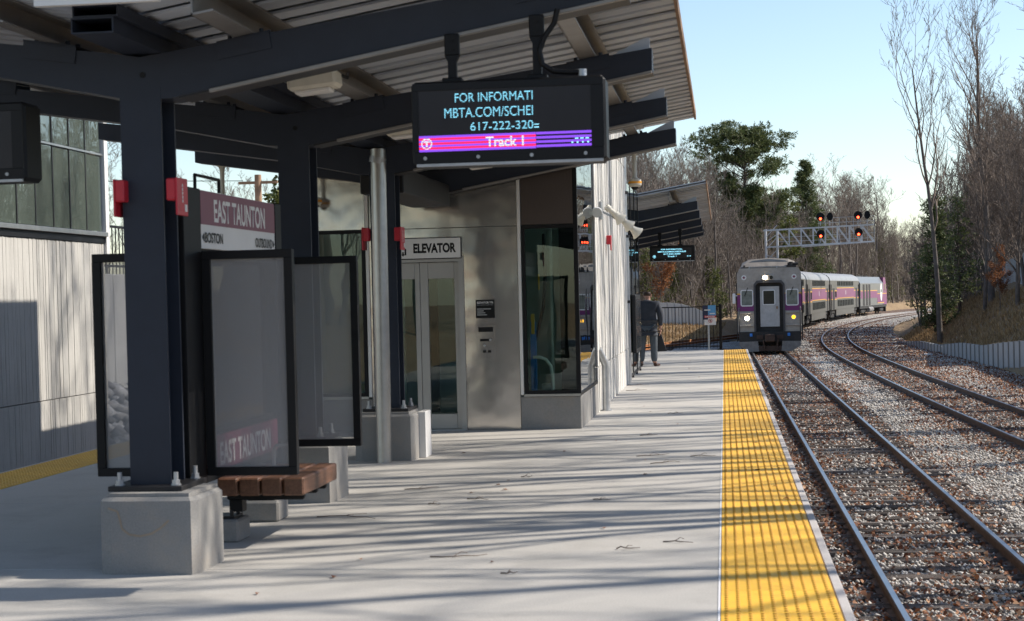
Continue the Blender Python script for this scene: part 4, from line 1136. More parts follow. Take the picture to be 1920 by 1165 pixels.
# retaining panels behind the bank
t = thing('retaining_wall', 'low pale panel wall on the grass bank behind the platform end', 'wall', (-4.5, 107, -1))
xs_ = np.linspace(-8.2, -1.6, 15)
for k in range(14):
    x0, x1 = xs_[k], xs_[k + 1]
    def topz(x): return .95 - max(0, (x + 4.6)) ** 2 * .1
    b = MB(); yy = 108 + .3 * math.sin(k)
    b.prism([(x0 + .02, -1.0), (x1 - .02, -1.0), (x1 - .02, topz(x1)), (x0 + .02, topz(x0))], 'y', yy * 0 + 108, 108.15); mk('panel', b, 'wall', t)
    b = MB(); b.box(x0 - .03, x0 + .03, 107.96, 108.1, -1, topz(x0) + .02); mk('joint_post', b, 'panel', t)
# retaining wall on the right
t = thing('retaining_wall', 'long low concrete panel wall along the right bank beside the second track', 'wall', (9.0, 60, -1.4))
Yw = 26.0
while Yw < 87:
    Y2 = Yw + .95; x0 = 9.2 - .0207 * (Yw - 54.8); x1 = 9.2 - .0207 * (Y2 - 54.8)
    z0 = walltop(Yw); z1 = walltop(Y2)
    vs = [(x0, Yw + .03, -1.55), (x0 + .15, Yw + .03, -1.55), (x1 + .15, Y2 - .03, -1.55), (x1, Y2 - .03, -1.55), (x0, Yw + .03, z0), (x0 + .15, Yw + .03, z0), (x1 + .15, Y2 - .03, z1), (x1, Y2 - .03, z1)]
    b = MB(); b.add(vs, [(0, 1, 2, 3), (4, 5, 6, 7), (0, 1, 5, 4), (1, 2, 6, 5), (2, 3, 7, 6), (3, 0, 4, 7)]); mk('panel', b, 'panel', t)
    b = MB(); b.box(x0 - .04, x0 + .06, Yw - .05, Yw + .03, -1.55, z0 + .015); mk('joint_post', b, 'plinth', t)
    Yw = Y2
# noise wall on the bank
t = thing('noise_wall', 'tall grey panel wall behind the trees at the top of the right bank', 'wall', (14, 95, 1))
for k in range(34):
    Y0 = 62 + 2.0 * k; xa = 12.2 + .1 * (Y0 - 62); xb = xa + .2; zt_ = 3.6 - .02 * (Y0 - 62)
    b = MB(); vs = [(xa, Y0 + .02, .3), (xa + .12, Y0 + .02, .3), (xb + .12, Y0 + 1.96, .3), (xb, Y0 + 1.96, .3)]; vs += [(p, q, zt_) for p, q, r in vs]
    b.add(vs, [(0, 1, 2, 3), (4, 5, 6, 7), (0, 1, 5, 4), (1, 2, 6, 5), (2, 3, 7, 6), (3, 0, 4, 7)]); mk('panel', b, 'panel', t)

# dry grass on the banks
def tufts(n, fx, s0, s1):
    A = []
    for _ in range(n):
        x_, y_ = fx(); z_ = tz(x_, y_); L_ = random.uniform(s0, s1)
        a = random.random() * 6.28; q = random.random() * 6.28; r = random.uniform(.15, .7)
        dx, dy = math.cos(a) * .012 * (1 + y_ / 60), math.sin(a) * .012 * (1 + y_ / 60)
        A += [(x_ - dx, y_ - dy, z_ - .03), (x_ + dx, y_ + dy, z_ - .03), (x_ + math.cos(q) * L_ * r, y_ + math.sin(q) * L_ * r, z_ + L_ * .8)]
    V = np.array(A); return fast_mesh('dry_grass', V, np.arange(len(V)).reshape(-1, 3))
def fr():
    y_ = random.uniform(45, 105); return edge(y_) + .4 + random.random() ** 1.3 * 5, y_
link('dry_grass', tufts(26000, fr, .12, .34), 'grass', kind='stuff')
def fl_():
    return random.uniform(-9, 1.0), random.uniform(96, 109)
link('dry_grass', tufts(9000, fl_, .12, .3), 'grass', kind='stuff')

# ------------------------------------------------------------------ trees
def seg_geo(S, n=3):
    S = np.array(S, float); p0, p1, r0, r1 = S[:, :3], S[:, 3:6], S[:, 6], S[:, 7]
    d = p1 - p0; d /= np.linalg.norm(d, axis=1)[:, None] + 1e-9
    h = np.where(np.abs(d[:, 2:3]) > .9, np.array([[1., 0, 0]]), np.array([[0, 0, 1.]]))
    u = np.cross(d, h); u /= np.linalg.norm(u, axis=1)[:, None]; v = np.cross(d, u)
    m = len(S); V = np.empty((m, 2 * n, 3))
    for k in range(n):
        e = u * math.cos(6.2832 * k / n) + v * math.sin(6.2832 * k / n)
        V[:, k] = p0 + e * r0[:, None]; V[:, n + k] = p1 + e * r1[:, None]
    F = np.array([(k, (k + 1) % n, (k + 1) % n + n, k + n) for k in range(n)])
    return V.reshape(-1, 3), (F[None] + 2 * n * np.arange(m)[:, None, None]).reshape(-1, 4)

def bare(seed, H, r0, fork=.35, spread=.9, kids=(11, 6, 5, 3), up=.12, lean=(0, 0), minr=.006, straight=.06):
    R = random.Random(seed); trunk = []; crown = []
    def unit(v):
        l = math.sqrt(v[0] ** 2 + v[1] ** 2 + v[2] ** 2); return (v[0] / l, v[1] / l, v[2] / l)
    def grow(p, d, L, r, lev, store):
        ns = (12, 6, 4, 3, 2)[lev]; st = L / ns; nodes = []
        wob = (straight, .16, .22, .26, .3)[lev]
        for i in range(ns):
            d = unit((d[0] + R.gauss(0, wob), d[1] + R.gauss(0, wob), d[2] + R.gauss(0, wob * .6) + (up if lev else .05)))
            q = (p[0] + d[0] * st, p[1] + d[1] * st, p[2] + d[2] * st)
            ra = r * (1 - .8 * i / ns); rb = r * (1 - .8 * (i + 1) / ns)
            store.append((*p, *q, max(ra, minr), max(rb, minr)))
            p = q; nodes.append((p, d, (i + 1) / ns, max(rb, minr)))
        if lev >= 4 or lev >= len(kids): return
        nk = kids[lev]
        for k in range(nk):
            t = (fork if lev == 0 else .2) + (1 - (fork if lev == 0 else .2)) * (k + R.random() * .8) / nk
            nd = nodes[min(ns - 1, int(t * ns))]
            dd = nd[1]; a = R.random() * 6.283
            o = unit((math.cos(a), math.sin(a), R.uniform(-.15, .3)))
            ang = spread * R.uniform(.6, 1.15) * (1 if lev else (1.15 - .5 * t))
            c = unit((dd[0] * (1 / ang * .75) + o[0], dd[1] * (1 / ang * .75) + o[1], dd[2] * (1 / ang * .75) + o[2]))
            Lk = L * ((.46, .5, .5, .55)[lev]) * R.uniform(.65, 1.1) * (1 - .45 * t if lev == 0 else 1 - .3 * t)
            grow(nd[0], c, Lk, max(nd[3] * .62, minr), lev + 1, crown)
    grow((0, 0, -.3), unit((lean[0], lean[1], 1)), H, r0, 0, trunk)
    return trunk, crown

def tree_obj(name, label, seed, H, r0, cat='tree', group=None, tm='bark', cm='twig', **kw):
    t = thing(name, label, cat, (0, 0, 0), group)
    tr, cr = bare(seed, H, r0, **kw)
    V, F = seg_geo(tr, 7); me = fast_mesh('trunk', V, F); me.polygons.foreach_set('use_smooth', [True] * len(me.polygons)); link('trunk', me, tm, t)
    V, F = seg_geo(cr, 3); link('crown', fast_mesh('crown', V, F), cm, t)
    return t

def conifer(name, label, seed, H, R0, base, mat='needle', nb=70, tuft=9, fl=.26, droop=-.1, shape='cone', group=None, dens=1.0, fw=.035):
    rr = random.Random(seed); t = thing(name, label, 'evergreen tree', (0, 0, 0), group)
    tr = []; n = 12
    for i in range(n):
        tr.append((rr.gauss(0, .04), rr.gauss(0, .04), H * i / n - .2, 0, 0, 0, 0, 0))
    pts = [(a[0], a[1], a[2]) for a in tr] + [(0, 0, H)]
    S = []; r_ = H * .016
    for i in range(n): S.append((*pts[i], *pts[i + 1], r_ * (1 - i / n) + .015, r_ * (1 - (i + 1) / n) + .012))
    V, F = seg_geo(S, 6); link('trunk', fast_mesh('trunk', V, F), 'pinebark', t)
    B_ = []; tips = []
    for k in range(nb):
        h = base + (1 - base) * ((k + rr.random()) / nb); z = h * H; q = (h - base) / (1 - base)
        if shape == 'cone': L = R0 * (1 - q) ** .85 * rr.uniform(.7, 1.1) + .15
        else: L = R0 * (.35 + 1.3 * q * (1 - q) * 2.2) * rr.uniform(.35, 1.2) * (.55 if q > .9 else 1)
        a = rr.random() * 6.283; el = droop + (.5 * q if shape == 'cone' else .1 + .75 * q)
        p = (0, 0, z); m = 5
        for j in range(m):
            e2 = el + .12 * j * (.6 if shape == 'cone' else .9); aa = a + rr.gauss(0, .12)
            p2 = (p[0] + math.cos(aa) * math.cos(e2) * L / m, p[1] + math.sin(aa) * math.cos(e2) * L / m, p[2] + math.sin(e2) * L / m)
            B_.append((*p, *p2, .035 * L / R0 * (1 - j / m) + .012, .035 * L / R0 * (1 - (j + 1) / m) + .01)); p = p2
            if j >= (1 if shape == 'cone' else 3 - (L < R0 * .5)):
                for _ in range(max(1, int((3 + L * 1.6) * dens))):
                    w_ = (.16 + .12 * L) if shape == 'cone' else (.2 + .075 * L)
                    tips.append((p[0] + rr.gauss(0, w_), p[1] + rr.gauss(0, w_), p[2] + rr.gauss(0, w_ * (.45 if shape == 'cone' else .3)) + .05, math.cos(aa), math.sin(aa)))
    V, F = seg_geo(B_, 4); link('branches', fast_mesh('branches', V, F), 'pinebark', t)
    T = np.array(tips); n = len(T); P = np.repeat(T[:, :3], tuft, 0); D = np.repeat(np.stack([T[:, 3], T[:, 4], np.zeros(n) + .35], 1), tuft, 0)
    g = np.random.default_rng(seed); D = D * .6 + g.normal(0, .75, D.shape); D /= np.linalg.norm(D, axis=1)[:, None]
    u = np.cross(D, g.normal(0, 1, D.shape)); u /= np.linalg.norm(u, axis=1)[:, None] + 1e-9
    Ln = fl * g.uniform(.6, 1.2, (len(P), 1)); wn_ = fw * g.uniform(.7, 1.3, (len(P), 1))
    P = P + g.normal(0, .05, P.shape)
    V = np.stack([P - u * wn_, P + D * Ln * .6 - u * wn_ * 1.3, P + D * Ln, P + D * Ln * .55 + u * wn_ * 1.3], 1).reshape(-1, 3)
    link('needles', fast_mesh('needles', V, np.arange(len(V)).reshape(-1, 4)), mat, t)
    return t

# prototypes
GW = 'bare trees of the wood behind the train'
protos = [tree_obj('bare_tree', 'leafless grey-brown tree in the dense wood behind the train', 100 + i, H, r, group=GW, **kw) for i, (H, r, kw) in enumerate([
    (13, .17, dict(fork=.3, kids=(13, 7, 5, 3), minr=.011)), (14, .19, dict(fork=.42, kids=(11, 7, 5, 3), minr=.011, spread=.8)), (11.5, .14, dict(fork=.22, kids=(14, 7, 5, 3), minr=.011, up=.2, spread=.7)),
    (10, .12, dict(fork=.15, kids=(14, 7, 5, 3), minr=.01, up=.16)), (15, .21, dict(fork=.5, kids=(10, 7, 5, 3), minr=.012, spread=1.0))])]
used = set()
def wood(i, x, y, s, rz, lab=None, grp=GW):
    if i not in used: used.add(i); o = protos[i]
    else: o = copy_tree(protos[i])
    return place(o, (x, y, tz(x, y)), rz, s, lab, grp)
R = random.Random(21)
cnt = 0
def clear(x, y): return x < c1(y) - 4.6 or x > c2(y) + 4.2
# wood behind and beside the train
PXS = [1120, 1200, 1290, 1380, 1470, 1540, 1580, 1630, 1660, 1700, 1740]; SKY_ = [265, 262, 290, 350, 385, 372, 352, 372, 425, 432, 425]
HT = (13, 14, 11.5, 10, 15)
def ymin(px):
    y = 110.0
    while y < 400 and not ((px - 1358) / 3000 * y - .61 < c1(y) - 4.8): y += 3
    return y
cnt = 0
while cnt < 200:
    px = R.uniform(1130, 1730); y = ymin(px) + 90 * R.random() ** 1.4 + (8 if px < 1330 else 0)
    x = (px - 1358) / 3000 * y - .61
    i = R.randrange(5)
    hmax = 1.63 + (543 - float(np.interp(px, PXS, SKY_))) / 3000 * y - tz(x, y)
    s = hmax / HT[i] * R.choice((.55, .7, .82, .9, .97)) * .93
    wood(i, x, y, (s * R.uniform(.8, 1.05), s * R.uniform(.8, 1.05), s), R.uniform(0, 6.28)); cnt += 1
t = tree_obj('bare_tree', 'crooked dark tree with a round bare crown, behind the middle of the signal gantry', 655, 15.5, .24, tm='barkd', cm='twigd', fork=.55, kids=(10, 7, 5, 3), up=.12, spread=1.0, minr=.012, straight=.09)
place(t, (13.0, 196, -1.2), .4)
t = tree_obj('bare_tree', 'crooked dark tree with a small bare crown, behind the right end of the signal gantry', 668, 16.5, .26, tm='barkd', cm='twigd', fork=.62, kids=(9, 7, 5, 3), up=.12, spread=1.0, minr=.013, straight=.08)
place(t, (19.2, 224, -1.0), 1.4)
# brushwood mass between and behind the trunks
BS = []
for k in range(42000):
    px = R.uniform(1130, 1735); y = ymin(px) + R.uniform(2, 120); x = (px - 1358) / 3000 * y - .61
    hm = 1.63 + (543 - float(np.interp(px, PXS, SKY_))) / 3000 * y - tz(x, y)
    z = tz(x, y) + hm * .8 * R.random() ** 1.6
    L_ = R.uniform(.5, 1.8); dx, dy, dz_ = R.gauss(0, .45), R.gauss(0, .45), abs(R.gauss(.8, .5))
    BS.append((x, y, z, x + dx * L_, y + dy * L_, z + dz_ * L_, R.uniform(.01, .03), .008))
for k in range(16000):
    px = R.uniform(1745, 1990); y = R.uniform(96, 170); x = (px - 1358) / 3000 * y - .61
    if x < edge(y) + 3: continue
    z = tz(x, y) + 9 * R.random() ** 1.7; L_ = R.uniform(.5, 1.6); dx, dy, dz_ = R.gauss(0, .4), R.gauss(0, .4), abs(R.gauss(.8, .5))
    BS.append((x, y, z, x + dx * L_, y + dy * L_, z + dz_ * L_, R.uniform(.012, .03), .008))
V, F = seg_geo(BS, 3); link('brushwood', fast_mesh('brushwood', V, F), 'twig', kind='stuff')
# thicket saplings
sap = [tree_obj('sapling', 'thin leafless sapling in the undergrowth', 300 + i, 5.5, .045, 'sapling', 'saplings in the undergrowth of the wood', fork=.08, kids=(13, 6, 4), minr=.009, up=.25, spread=.55, straight=.1) for i in range(3)]
su = set()
for k in range(120):
    px = R.uniform(1150, 1735); y = ymin(px) + R.uniform(-1, 50); x = (px - 1358) / 3000 * y - .61
    i = R.randrange(3); o = sap[i] if i not in su else copy_tree(sap[i]); su.add(i)
    place(o, (x, y, tz(x, y)), R.uniform(0, 6.28), R.uniform(.7, 1.35))
# left side beyond the building
GL = 'bare trees beyond the left building'
for k in range(16):
    y = R.uniform(75, 130); px = R.uniform(150, 700); x = (px - 1358) / 3000 * y - .61
    wood(R.randrange(5), x, y, R.uniform(.5, .68), R.uniform(0, 6.28), 'leafless tree far off to the left, seen between the canopy columns', GL)
# trees behind the camera (seen in glass and steel)
GB = 'bare trees beyond the near end of the platform'
for k in range(20):
    x = R.uniform(-45, 45); y = R.uniform(-60, -30)
    wood(R.randrange(5), x, y, R.uniform(1.3, 2.0), R.uniform(0, 6.28), 'leafless tree beyond the near end of the platform', GB)
# right bank: dark twiggy thicket
GR = 'dark bare trees on the right bank'
bank = [tree_obj('thicket_tree', 'dark leafless tree in the thicket on the right bank', 500 + i, H, .13, 'tree', GR, 'barkd', 'twigd', fork=.12, kids=(15, 7, 6, 3), minr=.009, up=.17, spread=.7) for i, H in enumerate((9.5, 8.5, 7.5))]
bu = set()
def bankt(i, x, y, s, lab=None):
    o = bank[i] if i not in bu else copy_tree(bank[i]); bu.add(i)
    return place(o, (x, y, tz(x, y)), R.uniform(0, 6.28), s, lab)
for k in range(105):
    y = R.uniform(68, 125); px = R.uniform(1768, 2030) if k % 8 else R.uniform(1690, 1765)
    x = (px - 1358) / 3000 * y - .61
    if x < edge(y) + (3.4 if px > 1770 else 2.0): continue
    s = R.uniform(.75, 1.05) * (y / 85) ** .5 * (.62 if px < 1770 else .8 if px < 1810 else 1)
    bankt(R.randrange(3), x, y, s)
# tall single trees on the right bank
t = tree_obj('bare_tree', 'tall slender leafless tree left of the right bank thicket, against the sky', 611, 13.6, .15, tm='barkd', cm='twigd', fork=.36, kids=(12, 6, 4, 2), up=.22, spread=.6, lean=(0, 0), minr=.008, straight=.022)
place(t, (9.75, 80, tz(9.75, 80)), 1.0)
t = tree_obj('bare_tree', 'tall round-crowned leafless tree rising above the right bank thicket', 627, 14.5, .2, tm='barkd', cm='twigd', fork=.34, kids=(15, 8, 5, 3), up=.2, spread=.62, minr=.007, straight=.03)
place(t, (13.2, 86, tz(13.2, 86)), 2.2, .97)
t = tree_obj('bare_tree', 'leafless tree at the right frame edge with limbs reaching into the sky', 633, 13.5, .2, tm='barkd', cm='twigd', fork=.35, kids=(13, 7, 5, 3), up=.1, spread=.95, minr=.007)
place(t, (13.0, 64, tz(13, 64)), .6)
# shade trees on the right bank beside the platform (mostly outside the frame)
GS = 'tall bare trees on the bank beside the platform'
shade = [tree_obj('bare_tree', 'tall leafless tree on the right bank beside the platform', 700 + i, H, r, 'tree', GS, 'barkd', 'twigd', fork=.25, kids=(11, 5, 3, 2), up=.3, spread=.55, minr=.014, straight=.03) for i, (H, r) in enumerate(((20, .17), (22, .2), (19, .15)))]
su2 = set()
for k in range(30):
    x = R.uniform(10.4, 17.5); y = 11 + 41 * (k + R.random()) / 30; i = R.randrange(3)
    o = shade[i] if i not in su2 else copy_tree(shade[i]); su2.add(i)
    place(o, (x, y, tz(x, y)), R.uniform(0, 6.28), R.uniform(.85, 1.1))
# evergreens
t = conifer('pine_tree', 'big spreading pine standing above the wood, left of the signal gantry', 5, 16.6, 4.9, .46, nb=74, tuft=12, shape='pine', droop=-.05, dens=3.0, fl=.36, fw=.028)
place(t, (1.5, 150, -1.2), .7)
t = conifer('pine_tree', 'pointed green conifer right of the big pine', 8, 17.0, 3.1, .15, nb=120, dens=1.3, tuft=9, fl=.34, fw=.03); place(t, (8.6, 182, -1.2))
t = conifer('pine_tree', 'yellow-green young pine in front of the bare wood', 12, 11.5, 2.6, .4, 'needley', nb=46, dens=1.7, tuft=9, shape='pine', fl=.3, fw=.04); place(t, (4.6, 158, -1.2))
t = conifer('cedar_tree', 'dark dense evergreen at the foot of the right bank', 15, 7.2, 1.1, .06, nb=100, dens=.7, tuft=8, fl=.22, fw=.022); place(t, (10.6, 88, tz(10.6, 88)))
t = conifer('pine_tree', 'evergreen half hidden among bare trunks right of the dark cedar', 17, 6.4, 1.1, .15, nb=56, dens=.5, tuft=7, fw=.022); place(t, (12.4, 92, tz(12.4, 92)))
t = conifer('pine_tree', 'sunlit evergreen seen between the canopy columns on the left', 19, 9.5, 3.0, .1, 'needley', nb=100, dens=1.0, tuft=9, fl=.3, fw=.05); place(t, (-21.5, 78, -.6))
GE = 'small pines in the undergrowth behind the platform end'
sp0 = None
for px, y, s in ((1215, 114, 1.0), (1262, 118, .8), (1345, 112, .7), (1640, 228, 1.7), (1662, 240, 1.5), (1330, 122, .9), (1530, 215, 1.6), (1290, 126, .9)):
    x = (px - 1358) / 3000 * y - .61
    if sp0 is None: sp0 = conifer('pine_tree', 'small green pine in the undergrowth behind the platform end fence', 23, 5.2, 1.2, .08, 'needley', nb=44, dens=.55, tuft=7, fl=.24, fw=.025, group=GE); o = sp0
    else: o = copy_tree(sp0)
    place(o, (x, y, tz(x, y)), R.uniform(0, 6.28), s, None, GE)
    if y > 140: setp(o, 'small green pine behind the locomotive at the foot of the wood', None, 'small pines behind the train')
# oak sapling that kept its rust leaves
t = thing('oak_sapling', 'oak sapling still holding rust-brown leaves, behind the standing man', 'sapling', (0, 0, 0))
tr, cr = bare(801, 5.5, .05, fork=.15, kids=(11, 6, 4), minr=.01)
V, F = seg_geo(tr, 5); link('trunk', fast_mesh('trunk', V, F), 'bark', t); V, F = seg_geo(cr, 3); link('branches', fast_mesh('branches', V, F), 'twig', t)
E_ = np.array(cr)[:, 3:6]; E_ = np.repeat(E_, 3, 0) + rng.normal(0, .12, (len(E_) * 3, 3)); n = len(E_)
a = rng.normal(0, 1, (n, 3)); a /= np.linalg.norm(a, axis=1)[:, None]; c = np.cross(a, rng.normal(0, 1, (n, 3))); c /= np.linalg.norm(c, axis=1)[:, None]
V = np.stack([E_ - a * .07, E_ + c * .045, E_ + a * .07, E_ - c * .045], 1).reshape(-1, 3)
link('leaves', fast_mesh('leaves', V, np.arange(len(V)).reshape(-1, 4)), 'rustleaf', t); place(t, (-5.2, 112, tz(-5.2, 112)), 0, 1.0)
c_ = copy_tree(t); place(c_, (16.2, 84, tz(16.2, 84)), 1.5, .6, 'low shrub with rust-brown leaves on the right bank')
c_ = copy_tree(t); place(c_, (12.3, 78, tz(12.3, 78)), 2.5, .45, 'rust-leaved shrub below the tall slender tree on the right bank')
# utility pole
t = thing('utility_pole', 'weathered wooden utility pole seen between the canopy columns', 'utility pole', (-21.3, 70, -1))
b = MB(); b.cyl((-21.3, 70, -1), (-21.3, 70, 7.35), .19, .15, 12); mk('pole', b, 'pole', t, smooth=40)
b = MB(); b.bar((-22.2, 70, 7.0), (-20.4, 70, 7.0), .1, .12); mk('cross_arm', b, 'pole', t)
b = MB(); b.tube([(-60, 78, 9.0), (-40, 74, 7.9), (-22.0, 70, 7.1)], .02, 4); mk('wire', b, 'black', t)

# ------------------------------------------------------------------ signal gantry
sg_ = thing('signal_gantry', 'galvanised cantilever signal bridge over the tracks with four red signals', 'signal gantry', (3, 135, -1.4))
GY = 135.0
def gx(px): return (px - 1358) / 3000 * GY - .61
def gz(py): return 1.63 + (543 - py) / 3000 * GY
x0, x1 = gx(1436), gx(1457); xe = gx(1632); zt2, zb2 = gz(433), gz(464)
for x in (x0, x1):
    b = MB(); b.cyl((x, GY, -1.5), (x, GY, zt2 + .1), .1, n=8); mk('mast', b, 'galvw', sg_, smooth=40)
b = MB()
for yy in (GY - .45, GY + .45):
    b.bar((x0 - .2, yy, zt2), (xe, yy, zt2 + .25), .09, .09); b.bar((x0, yy, zb2), (xe, yy, zb2 + .25), .09, .09)
mk('chord', b, 'galvw', sg_)
n = 8
for k in range(n):
    xa = x1 + (xe - x1) * k / n; xb = x1 + (xe - x1) * (k + 1) / n; f_ = (xa - x0) / (xe - x0) * .25; g_ = (xb - x0) / (xe - x0) * .25
    b = MB()
    for yy in (GY - .45, GY + .45):
        b.bar((xa, yy, zb2 + f_), (xa, yy, zt2 + f_), .06, .06); b.bar((xa, yy, zt2 + f_), (xb, yy, zb2 + g_), .06, .06)
    b.bar((xa, GY - .45, zt2 + f_), (xb, GY + .45, zt2 + g_), .04, .04); b.bar((xa, GY - .45, zb2 + f_), (xa, GY + .45, zb2 + f_), .04, .04)
    mk('lattice_bay', b, 'galvw', sg_)
b = MB()
for z in range(8):
    z0 = -1 + z; b.bar((x0, GY, z0), (x1, GY, z0 + 1), .05, .05)
b.bar((x0, GY, gz(455)), (x1, GY, gz(440)), .05, .05); b.bar((x0, GY, gz(478)), (x1, GY, gz(486)), .05, .05); mk('mast_bracing', b, 'galvw', sg_)
b = MB()
for yy in (GY - .8,):
    b.bar((x1, yy, gz(447)), (gx(1632), yy, gz(443)), .03, .03); b.bar((x1, yy, gz(455)), (gx(1632), yy, gz(452)), .03, .03)
    b.bar((gx(1530), yy, gz(423)), (gx(1632), yy, gz(421)), .03, .03); b.bar((gx(1530), yy, gz(414)), (gx(1632), yy, gz(412)), .025, .025)
    for k in range(9): q = gx(1532 + 12.4 * k); b.bar((q, yy, gz(464)), (q, yy, gz(414)), .03, .03)
b.bar((gx(1500), GY - .6, zb2 - .06), (xe, GY - .6, zb2 + .2), .7, .05); mk('walkway', b, 'galvw', sg_)
def signal(px, py, r, lit, lab):
    t = thing('railway_signal', lab, 'signal', (gx(px), GY - .9, gz(py)), 'round signal heads on the gantry')
    x, z = gx(px), gz(py); wx = r if lit else r * .72
    b = MB(); n = 24; vs = []
    for yy in (GY - .95, GY - .9):
        for k in range(n): a = 2 * math.pi * k / n; vs.append((x + wx * math.cos(a), yy, z + r * math.sin(a)))
    b.add(vs, [tuple(range(n)), tuple(range(n, 2 * n))] + [(k, (k + 1) % n, (k + 1) % n + n, k + n) for k in range(n)]); b.box(x - wx * .4, x + wx * .4, GY - .9, GY - .7, z - r * .4, z + r * .4); mk('target', b, 'signk', t)
    lamps = ((-.16, .12), (.16, .12), (0, -.17)) if lit else ((0, .22), (0, 0), (0, -.22))
    for i, (dx, dz) in enumerate(lamps):
        b = MB(); b.cyl((x + dx, GY - 1.0, z + dz), (x + dx, GY - .95, z + dz), .1, n=14); mk('lens', b, 'sigred' if (lit and i == 2) else 'black', t)
        b = MB(); b.tube([(x + dx + .12 * math.cos(a), GY - 1.02, z + dz + .12 * math.sin(a)) for a in np.linspace(0, math.pi, 7)], .02, 4); mk('hood', b, 'black', t)
    b = MB(); b.bar((x, GY - .8, z - r), (x, GY - .8, z - r - .35), .06, .06); b.bar((x, GY - .8, z - r - .33), (x, GY - .45, z - r - .33), .06, .06); mk('bracket', b, 'galvw', t)
signal(1535, 411.5, .34, True, 'upper red signal over the nearer track, left on the gantry'); signal(1535, 443, .34, True, 'lower red signal over the nearer track, left on the gantry')
signal(1602.5, 410.5, .34, True, 'upper red signal over the second track, right on the gantry'); signal(1603, 441.5, .34, True, 'lower red signal over the second track, right on the gantry')
signal(1552, 411.5, .34, False, 'dark oval signal beside the upper left red signal'); signal(1619, 410.5, .34, False, 'dark oval signal beside the upper right red signal')

# ------------------------------------------------------------------ train
def rrect(x0, x1, z0, z1, r, n=4):
    P = []
    for cx, cz, a0 in ((x1 - r, z0 + r, -90), (x1 - r, z1 - r, 0), (x0 + r, z1 - r, 90), (x0 + r, z0 + r, 180)):
        for k in range(n + 1):
            a = math.radians(a0 + 90 * k / n); P.append((cx + r * math.cos(a), cz + r * math.sin(a)))
    return P
def frame_poly(b, x0, x1, z0, z1, r, t, ya, yb):
    o = rrect(x0, x1, z0, z1, r); i = rrect(x0 + t, x1 - t, z0 + t, z1 - t, max(r - t, .01)); n = len(o)
    vs = [(p[0], ya, p[1]) for p in o] + [(p[0], ya, p[1]) for p in i] + [(p[0], yb, p[1]) for p in o] + [(p[0], yb, p[1]) for p in i]
    fs = []
    for k in range(n):
        q = (k + 1) % n
        fs += [(k, q, n + q, n + k), (2 * n + k, 2 * n + q, 3 * n + q, 3 * n + k), (k, q, 2 * n + q, 2 * n + k), (n + k, n + q, 3 * n + q, 3 * n + k)]
    b.add(vs, fs)
HW = 1.445
BODY = [(-HW, .42), (HW, .42), (HW, 3.55), (1.36, 3.8), (1.15, 4.02), (.75, 4.2), (0, 4.28), (-.75, 4.2), (-1.15, 4.02), (-1.36, 3.8), (-HW, 3.55)]
def bogie(t, y):
    bg_ = MB(); bg_.box(-1.2, 1.2, y - 1.3, y + 1.3, .3, .62, .04); bg_.box(-1.28, -1.1, y - 1.1, y + 1.1, .25, .55, .03); bg_.box(1.1, 1.28, y - 1.1, y + 1.1, .25, .55, .03)
    bo = mk('bogie', bg_, 'tdark', t, local=True)
    for yy in (y - .95, y + .95):
        w_ = MB(); w_.cyl((-.82, yy, .43), (.82, yy, .43), .06, n=8)
        for s in (-1, 1): w_.cyl((s * .69, yy, .43), (s * .82, yy, .43), .43, n=18)
        mk('wheelset', w_, 'tdark', bo, local=True, smooth=40)
